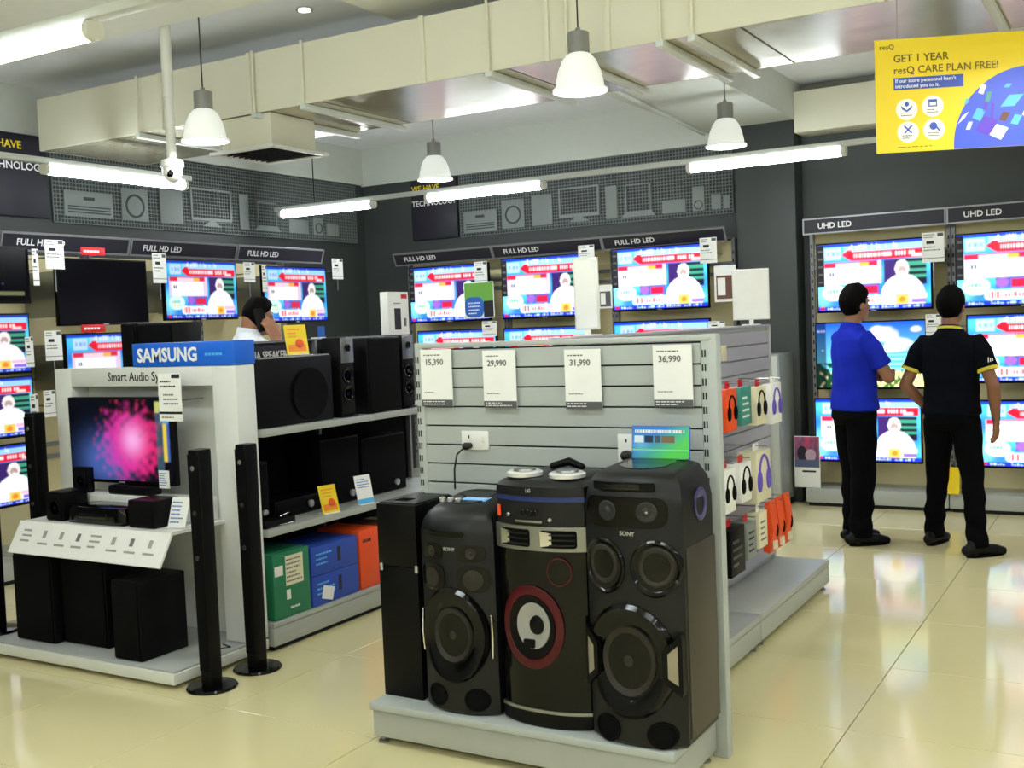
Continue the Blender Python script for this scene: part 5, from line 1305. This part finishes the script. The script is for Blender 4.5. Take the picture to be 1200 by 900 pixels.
# ------------------------------------------------------------------ people
def remesh(b, voxel, name, m, smooth_it=3, scale=1.0):
    me = b.mesh(name + '_raw', smooth=False)
    o = bpy.data.objects.new('tmp', me)
    r = o.modifiers.new('r', 'REMESH'); r.mode = 'VOXEL'; r.voxel_size = voxel
    if smooth_it:
        sm = o.modifiers.new('s', 'SMOOTH'); sm.factor = 0.5; sm.iterations = smooth_it
    out = evaluate(o); out.name = name
    bpy.data.objects.remove(o); bpy.data.meshes.remove(me)
    out.materials.clear(); out.materials.append(MAT[m])
    if scale != 1.0: out.transform(Matrix.Scale(scale, 4))
    out.polygons.foreach_set('use_smooth', [True] * len(out.polygons)); out.update()
    return out
def hand(b, wrist, d, n, side_v, curl, m='skin'):
    wrist, d, n, s_ = Vector(wrist), Vector(d).normalized(), Vector(n).normalized(), Vector(side_v).normalized()
    L = [0.072, 0.080, 0.074, 0.058]
    for i in range(4):
        k = wrist + d * (0.088 - 0.004 * abs(i - 1)) + s_ * (0.031 - 0.0205 * i)
        b.chain([wrist + d * 0.012 + s_ * (0.016 - 0.011 * i), k], [0.0150, 0.0125], m, 8)
        p = k; a = curl * 0.45; pts = [p]
        for j, fr in enumerate((0.45, 0.30, 0.25)):
            p = p + (d * math.cos(a) + n * math.sin(a)) * L[i] * fr; pts.append(p); a += curl
        b.chain(pts, [0.0115, 0.0105, 0.0095, 0.0080], m, 8)
    t0 = wrist + d * 0.028 + s_ * 0.024
    b.chain([t0, t0 + (d * 0.6 + s_ * 0.6 + n * 0.35).normalized() * 0.042, t0 + (d * 0.75 + s_ * 0.45 + n * 0.45).normalized() * 0.082], [0.016, 0.0125, 0.0095], m, 8)
def head_parts(b, c, yaw, tilt, m='skin', hs=1.0):
    """head facing +y about centre c"""
    Rm = Matrix.Rotation(yaw, 4, 'Z') @ Matrix.Rotation(tilt, 4, 'X') @ Matrix.Scale(hs, 4)
    hb = MB()
    hb.sphere((0, -0.008, 0.018), (0.076, 0.094, 0.100), m, 24, 16)
    hb.sphere((0, 0.026, -0.048), (0.056, 0.062, 0.070), m, 20, 12)
    hb.sphere((0, 0.060, -0.088), (0.026, 0.022, 0.022), m, 12, 8)
    hb.chain([(0, 0.084, 0.020), (0, 0.103, -0.022), (0, 0.092, -0.030)], [0.009, 0.014, 0.012], m, 10)
    for sg in (-1, 1):
        hb.sphere((0.076 * sg, -0.006, -0.005), (0.012, 0.022, 0.034), m, 12, 8)
        hb.sphere((0.030 * sg, 0.074, 0.028), (0.022, 0.012, 0.010), m, 10, 6)
        hb.sphere((0.036 * sg, 0.062, -0.022), (0.024, 0.020, 0.020), m, 10, 6)
    hb.sphere((0, 0.084, -0.056), (0.024, 0.010, 0.007), m, 10, 6); hb.sphere((0, 0.082, -0.066), (0.020, 0.010, 0.007), m, 10, 6)
    k = len(b.v)
    for f, mi_ in zip(hb.f, hb.m): b.f.append(tuple(k + i for i in f)); b.m.append(b.mi(m))
    b.v += [tuple(Rm @ Vector(v) + Vector(c)) for v in hb.v]
    return Rm
def hair_mesh(c, Rm, scale, style=0):
    hb = MB(); hb.sphere((0, -0.012, 0.030), (0.0865, 0.106, 0.116), 'hair', 40, 28)
    vs = np.array(hb.v)
    def keep(p):
        x, y, z = p
        line = -0.098 if y < -0.045 else (-0.098 + (y + 0.045) * 1.75)      # hairline climbs from nape to forehead
        if style == 1: line -= 0.012
        return z > line and not (y > 0.055 and z < 0.072)
    f2 = [f for f in hb.f if sum(keep(hb.v[i]) for i in f) >= max(3, len(f) - 1)]
    used = sorted({i for f in f2 for i in f}); mp = {i: k for k, i in enumerate(used)}
    rg = random.Random(5)
    o = MB(); out = [Vector(hb.v[i]) * (1 + rg.uniform(-0.004, 0.010) + 0.035 * max(0, hb.v[i][2] * 8) * (0.5 + 0.5 * math.sin(hb.v[i][0] * 95 + hb.v[i][1] * 60)) * (0.6 + 0.4 * math.sin(hb.v[i][1] * 85))) + Vector((0, 0.006 * max(0, hb.v[i][2] * 9), 0.010 * max(0, hb.v[i][1] * 9) * (hb.v[i][2] > 0.07))) for i in used]
    inn = [Vector(hb.v[i]) * 0.86 for i in used]; n = len(used)
    o.v = [tuple((Rm @ v + Vector(c)) * scale) for v in out + inn]; o.mats = ['hair']
    from collections import Counter
    ed = Counter()
    for f in f2:
        g = [mp[i] for i in f]; o.f.append(tuple(g)); o.m.append(0); o.f.append(tuple(n + i for i in g[::-1])); o.m.append(0)
        for a, c_ in zip(g, g[1:] + g[:1]): ed[(a, c_)] += 1
    for (a, c_) in list(ed):
        if (c_, a) not in ed: o.f.append((c_, a, n + a, n + c_)); o.m.append(0)
    return o
def person(label, loc, rotz, H, arms, feet, shirt, skin='skin', head_yaw=0.0, head_tilt=0.0, trim=None, sleeve=0.62, belly=0.0, long_sleeve=False, drop=0.0, legw=1.0, hs=1.0, sway=(0, 0), lean=0.0):
    sF = H / 1.72
    t = thing('person', label, 'person', loc, rotz)
    # ---- body, one continuous skin surface
    b = MB()
    b.rings([(0.84, 0.10, 0.08, 0, 0), (0.90, 0.150, 0.105, 0, 0), (1.02, 0.140, 0.098, 0, 0), (1.18, 0.150, 0.100, 0, 0), (1.30, 0.165, 0.104, 0, 0), (1.36, 0.150, 0.085, 0, -0.005), (1.40, 0.095, 0.065, 0, -0.01), (1.43, 0.055, 0.050, 0, -0.01)], skin, 24, 2.3)
    b.chain([(0, -0.015, 1.40), (0, -0.004, 1.46), (0, 0.008, 1.54)], [0.050, 0.052, 0.052], skin, 16)
    hc = (0, 0.022 + drop * 0.6, 1.595 - drop)
    Rm = head_parts(b, hc, head_yaw, head_tilt, skin, hs)
    for sg, key in ((-1, 'L'), (1, 'R')):
        a = arms[key]
        sh_ = Vector((0.170 * sg, -0.01, 1.365)); el = Vector(a['elbow']); wr = Vector(a['wrist'])
        b.chain([Vector((0.12 * sg, -0.005, 1.375)), sh_, (sh_ + el) / 2, el], [0.042, 0.044, 0.044, 0.039], skin, 14)
        m1 = el.lerp(wr, 0.3)
        b.chain([el, m1, wr], [0.039, 0.041, 0.026], skin, 14)
        hand(b, wr, a['dir'], a['n'], a['side'], a.get('curl', 0.5), skin)
        f = feet[key]; hip = Vector((0.085 * sg, 0, 0.88)); an = Vector((f[0], f[1], 0.075)); kn = hip.lerp(an, 0.5) + Vector((0, f[3] if len(f) > 3 else 0.02, 0.0))
        b.chain([hip, hip.lerp(kn, 0.5), kn, kn.lerp(an, 0.4), an], [0.078, 0.070, 0.050, 0.048, 0.036], skin, 14)
        fd = Vector((math.sin(f[2]), math.cos(f[2]), 0))
        b.chain([an - fd * 0.03 + Vector((0, 0, -0.03)), an + fd * 0.12 + Vector((0, 0, -0.045))], [0.034, 0.026], skin, 10)
    link('body', remesh(b, 0.0065, 'body', skin, 2, sF), t)
    # ---- shirt
    b = MB()
    b.rings([(0.895, 0.180, 0.136, 0, 0), (0.91, 0.184, 0.140, 0, 0), (1.00, 0.174, 0.130 + belly, 0, belly * 0.5), (1.10, 0.170, 0.122 + belly, 0, belly * 0.5), (1.20, 0.178, 0.122, 0, 0), (1.30, 0.188, 0.122, 0, 0), (1.36, 0.180, 0.108, 0, -0.005), (1.405, 0.142, 0.090, 0, -0.01), (1.435, 0.092, 0.076, 0, -0.012), (1.455, 0.074, 0.068, 0, -0.01)], shirt, 36, 2.4)
    for sg, key in ((-1, 'L'), (1, 'R')):
        a = arms[key]; sh_ = Vector((0.178 * sg, -0.01, 1.385)); el = Vector(a['elbow']); wr = Vector(a['wrist'])
        b.chain([Vector((0.10 * sg, -0.005, 1.350)), sh_ + Vector((-0.004 * sg, 0, -0.012)), sh_.lerp(el, 0.3), sh_.lerp(el, 0.5), sh_.lerp(el, sleeve)], [0.058, 0.059, 0.063, 0.064, 0.066], shirt, 18, False)
        if long_sleeve: b.chain([sh_.lerp(el, 0.5), el, el.lerp(wr, 0.9)], [0.062, 0.052, 0.036], shirt, 16)
    sme = remesh(b, 0.0085, 'shirt', shirt, 11, sF)
    rg = np.random.RandomState(3)
    def folds(me, fn):
        n = len(me.vertices); co_ = np.zeros(n * 3); no_ = np.zeros(n * 3)
        me.vertices.foreach_get('co', co_); me.vertex_normals.foreach_get('vector', no_)
        co_ = co_.reshape(-1, 3); no_ = no_.reshape(-1, 3)
        co_ = co_ + no_ * fn(co_[:, 0], co_[:, 1], co_[:, 2])[:, None]
        me.vertices.foreach_set('co', co_.ravel()); me.update()
    folds(sme, lambda x, y, z: 0.0045 * np.sin(z * 30 + x * 26) * np.sin(x * 25 - z * 13 + y * 20) * np.clip((z - 0.90) * 12, 0, 1))
    so = link('shirt', sme, t)
    co = MB(); pr = []
    for k in range(25):
        a = 2 * PI * k / 24
        pr.append((0.070 * math.cos(a), -0.010 + 0.066 * math.sin(a), 1.445 - 0.012 * math.sin(a)))
    for k in range(24):
        p0, p1 = Vector(pr[k]), Vector(pr[k + 1]); ct = Vector((0, -0.01, 0))
        def rd(p, f, dz): return ((p.x) * f, (p.y + 0.01) * f - 0.01, p.z + dz)
        q = [rd(p0, 1.0, -0.015), rd(p1, 1.0, -0.015), rd(p1, 0.97, 0.030), rd(p0, 0.97, 0.030), rd(p0, 1.22, -0.020), rd(p1, 1.22, -0.020)]
        q = [tuple(Vector(x_) * sF) for x_ in q]
        co.add([q[0], q[1], q[2], q[3]], [(0, 1, 2, 3)], shirt); co.add([q[3], q[2], q[5], q[4]], [(0, 1, 2, 3)], shirt)
        if trim:
            q2 = [tuple(Vector(rd(p_, f_, z_)) * sF) for p_, f_, z_ in ((p0, 1.13, 0.006), (p1, 1.13, 0.006), (p1, 1.07, 0.022), (p0, 1.07, 0.022))]
            co.add(q2, [(0, 1, 2, 3)], trim)
    co.build('collar', t)
    if trim:
        for sg, key in ((-1, 'L'), (1, 'R')):
            a = arms[key]; sh_ = Vector((0.178 * sg, -0.01, 1.385)); el = Vector(a['elbow']); p1 = sh_.lerp(el, sleeve + 0.02); p0 = sh_.lerp(el, sleeve - 0.05)
            MB().chain([p0 * sF, p1 * sF], [0.0665 * sF, 0.066 * sF], trim, 20, False).build('cuff_trim', t)
    # ---- trousers
    b = MB()
    b.rings([(0.80, 0.130, 0.110, 0, 0), (0.85, 0.170, 0.128, 0, -0.008), (0.92, 0.168, 0.124, 0, -0.004), (0.965, 0.158, 0.114, 0, 0)], 'trouser_black', 32, 2.5)
    for sg, key in ((-1, 'L'), (1, 'R')):
        f = feet[key]; hip = Vector((0.085 * sg, -0.004, 0.86)); an = Vector((f[0], f[1], 0.085)); kn = hip.lerp(an, 0.5) + Vector((0, f[3] if len(f) > 3 else 0.02, 0.0))
        b.chain([hip, hip.lerp(kn, 0.4), kn, kn.lerp(an, 0.45), kn.lerp(an, 0.8), an + Vector((0, 0.01, -0.03))], [0.100, 0.097 * (0.5 + 0.5 * legw), 0.082 * legw, 0.077 * legw, 0.074 * legw, 0.078 * legw], 'trouser_black', 18, False)
    tme = remesh(b, 0.0085, 'trousers', 'trouser_black', 4, sF)
    folds(tme, lambda x, y, z: 0.006 * np.sin(z * 46 + x * 14) * np.clip(1 - np.abs(z - 0.2) * 3.2, 0, 1) + 0.003 * np.sin(z * 26 + y * 30) * np.clip((0.85 - z) * 8, 0, 1))
    link('trousers', tme, t)
    MB().rings([(0.945 * sF, 0.166 * sF, 0.121 * sF, 0, 0), (0.975 * sF, 0.164 * sF, 0.119 * sF, 0, 0)], 'shoe_black', 32, 2.5, cap=False).build('belt', t)
    # ---- shoes
    for key in ('L', 'R'):
        f = feet[key]; b = MB()
        b.chain([(0, -0.075, 0.045), (0, -0.02, 0.052), (0, 0.06, 0.042), (0, 0.13, 0.034), (0, 0.185, 0.026)], [0.034, 0.038, 0.038, 0.037, 0.026], 'shoe_black', 16)
        b.chain([(0, -0.045, 0.055), (0, -0.03, 0.085)], [0.036, 0.034], 'shoe_black', 14)
        for i, v in enumerate(b.v): b.v[i] = (v[0], v[1], max(0.0, v[2] if v[2] > 0.012 else v[2] * 0.4))
        sm_ = remesh(b, 0.006, 'shoe', 'shoe_black', 2, 1.0)
        for v in sm_.vertices: v.co.z = max(0.0, v.co.z)
        o = link('shoe', sm_, t, (f[0] * sF, f[1] * sF, 0.0), -f[2])
        MB().rings([(0.0, 0.038, 0.130, 0, 0.055), (0.012, 0.039, 0.132, 0, 0.055)], 'black_matte', 28, 2.6).build('sole', o)
    # ---- hair, eyes
    hair_mesh(hc, Rm, sF).build('hair', t, ang=80)
    e = MB()
    for sg in (-1, 1):
        p = Rm @ Vector((0.030 * sg, 0.080, 0.022)) + Vector(hc); e.sphere(tuple(p * sF), (0.008, 0.006, 0.005), 'black_gloss', 10, 6)
        q = [Rm @ Vector((0.016 * sg + 0.012 * sg * k, 0.086 - 0.003 * k, 0.044 + 0.003 * math.sin(k))) + Vector(hc) for k in range(3)]
        e.chain([x_ * sF for x_ in q], [0.0025, 0.003, 0.002], 'hair', 6)
    e.build('eyes', t)
    return t, Rm, hc, sF
# man in the blue polo, arms crossed
person('man in a blue polo shirt with crossed arms watching the UHD televisions', (-1.735, 7.52, 0), math.radians(-48), 1.735,
       {'R': dict(elbow=(0.235, 0.115, 1.115), wrist=(-0.03, 0.235, 1.155), dir=(-0.9, -0.15, 0.25), n=(0.1, -1, 0.1), side=(0, 0.1, 1), curl=0.35),
        'L': dict(elbow=(-0.235, 0.115, 1.115), wrist=(0.045, 0.205, 1.105), dir=(0.9, 0.0, 0.15), n=(0, -1, 0), side=(0, 0, 1), curl=0.6)},
       {'L': (-0.085, 0.02, -0.15), 'R': (0.085, -0.03, 0.1)}, 'polo_blue', head_yaw=math.radians(8), sleeve=0.72)
# man in the black polo
tB, RmB, hcB, sB = person('man in a black polo shirt with yellow collar and sleeve trim seen from behind', (-1.115, 7.48, 0), math.radians(-14), 1.69,
       {'R': dict(elbow=(0.275, -0.02, 1.09), wrist=(0.255, 0.07, 0.865), dir=(-0.05, 0.12, -1), n=(-1, 0, 0), side=(0, 1, 0), curl=0.35),
        'L': dict(elbow=(-0.285, -0.06, 1.09), wrist=(-0.185, 0.10, 0.905), dir=(0.3, 0.35, -0.8), n=(0.8, 0.1, 0.2), side=(0, 1, 0.2), curl=0.4)},
       {'L': (-0.185, 0.11, 0.05), 'R': (0.195, -0.12, 0.55, 0.03)}, 'polo_black', skin='skin2', trim='trim_yellow', sleeve=0.66, legw=0.86)
p = MB()
for k in range(3): p.box(0.0 + 0.012 * k, 0.006 + 0.012 * k, 0, 0.002, -0.01 + 0.004 * k, 0.02 - 0.003 * k, 'letter_white')
o = p.build('sleeve_emblem', tB, smooth=False, loc=(0.262 * sB, -0.068 * sB, 1.25 * sB)); o.rotation_euler = (0, 0, 0.5)
# man in white on the phone
tC, RmC, hcC, sC = person('man in a white shirt holding a phone to his ear behind the shelf rack', (-5.07, 5.32, 0), math.radians(-30), 1.88,
       {'R': dict(elbow=(0.27, 0.20, 1.22), wrist=(0.150, 0.115, 1.395), dir=(-0.25, -0.3, 0.9), n=(-0.8, -0.2, 0.1), side=(-0.2, 1, 0.2), curl=0.55),
        'L': dict(elbow=(-0.25, -0.02, 1.10), wrist=(-0.235, 0.08, 0.87), dir=(0, 0.1, -1), n=(1, 0, 0), side=(0, 1, 0), curl=0.35)},
       {'L': (-0.10, 0.0, 0), 'R': (0.10, 0.0, 0.1)}, 'shirt_white', head_yaw=math.radians(-6), head_tilt=-0.15, sleeve=0.7, drop=0.058, hs=0.88)
ph = thing('mobile_phone', 'black mobile phone held at the ear of the man in white', 'phone', (0, 0, 0))
mw = Matrix.Translation((-5.07, 5.32, 0)) @ Matrix.Rotation(math.radians(-30), 4, 'Z')
ph.location = mw @ Vector((0.088 * sC, 0.050 * sC, 1.475 * sC)); ph.rotation_euler = (0.15, -0.15, math.radians(-30))
MB().box(-0.005, 0.005, -0.035, 0.035, -0.02, 0.13, 'black', 0.004).build('case', ph)
MB().box(-0.0058, -0.0048, -0.031, 0.031, -0.012, 0.122, 'glass_dark').build('screen', ph)
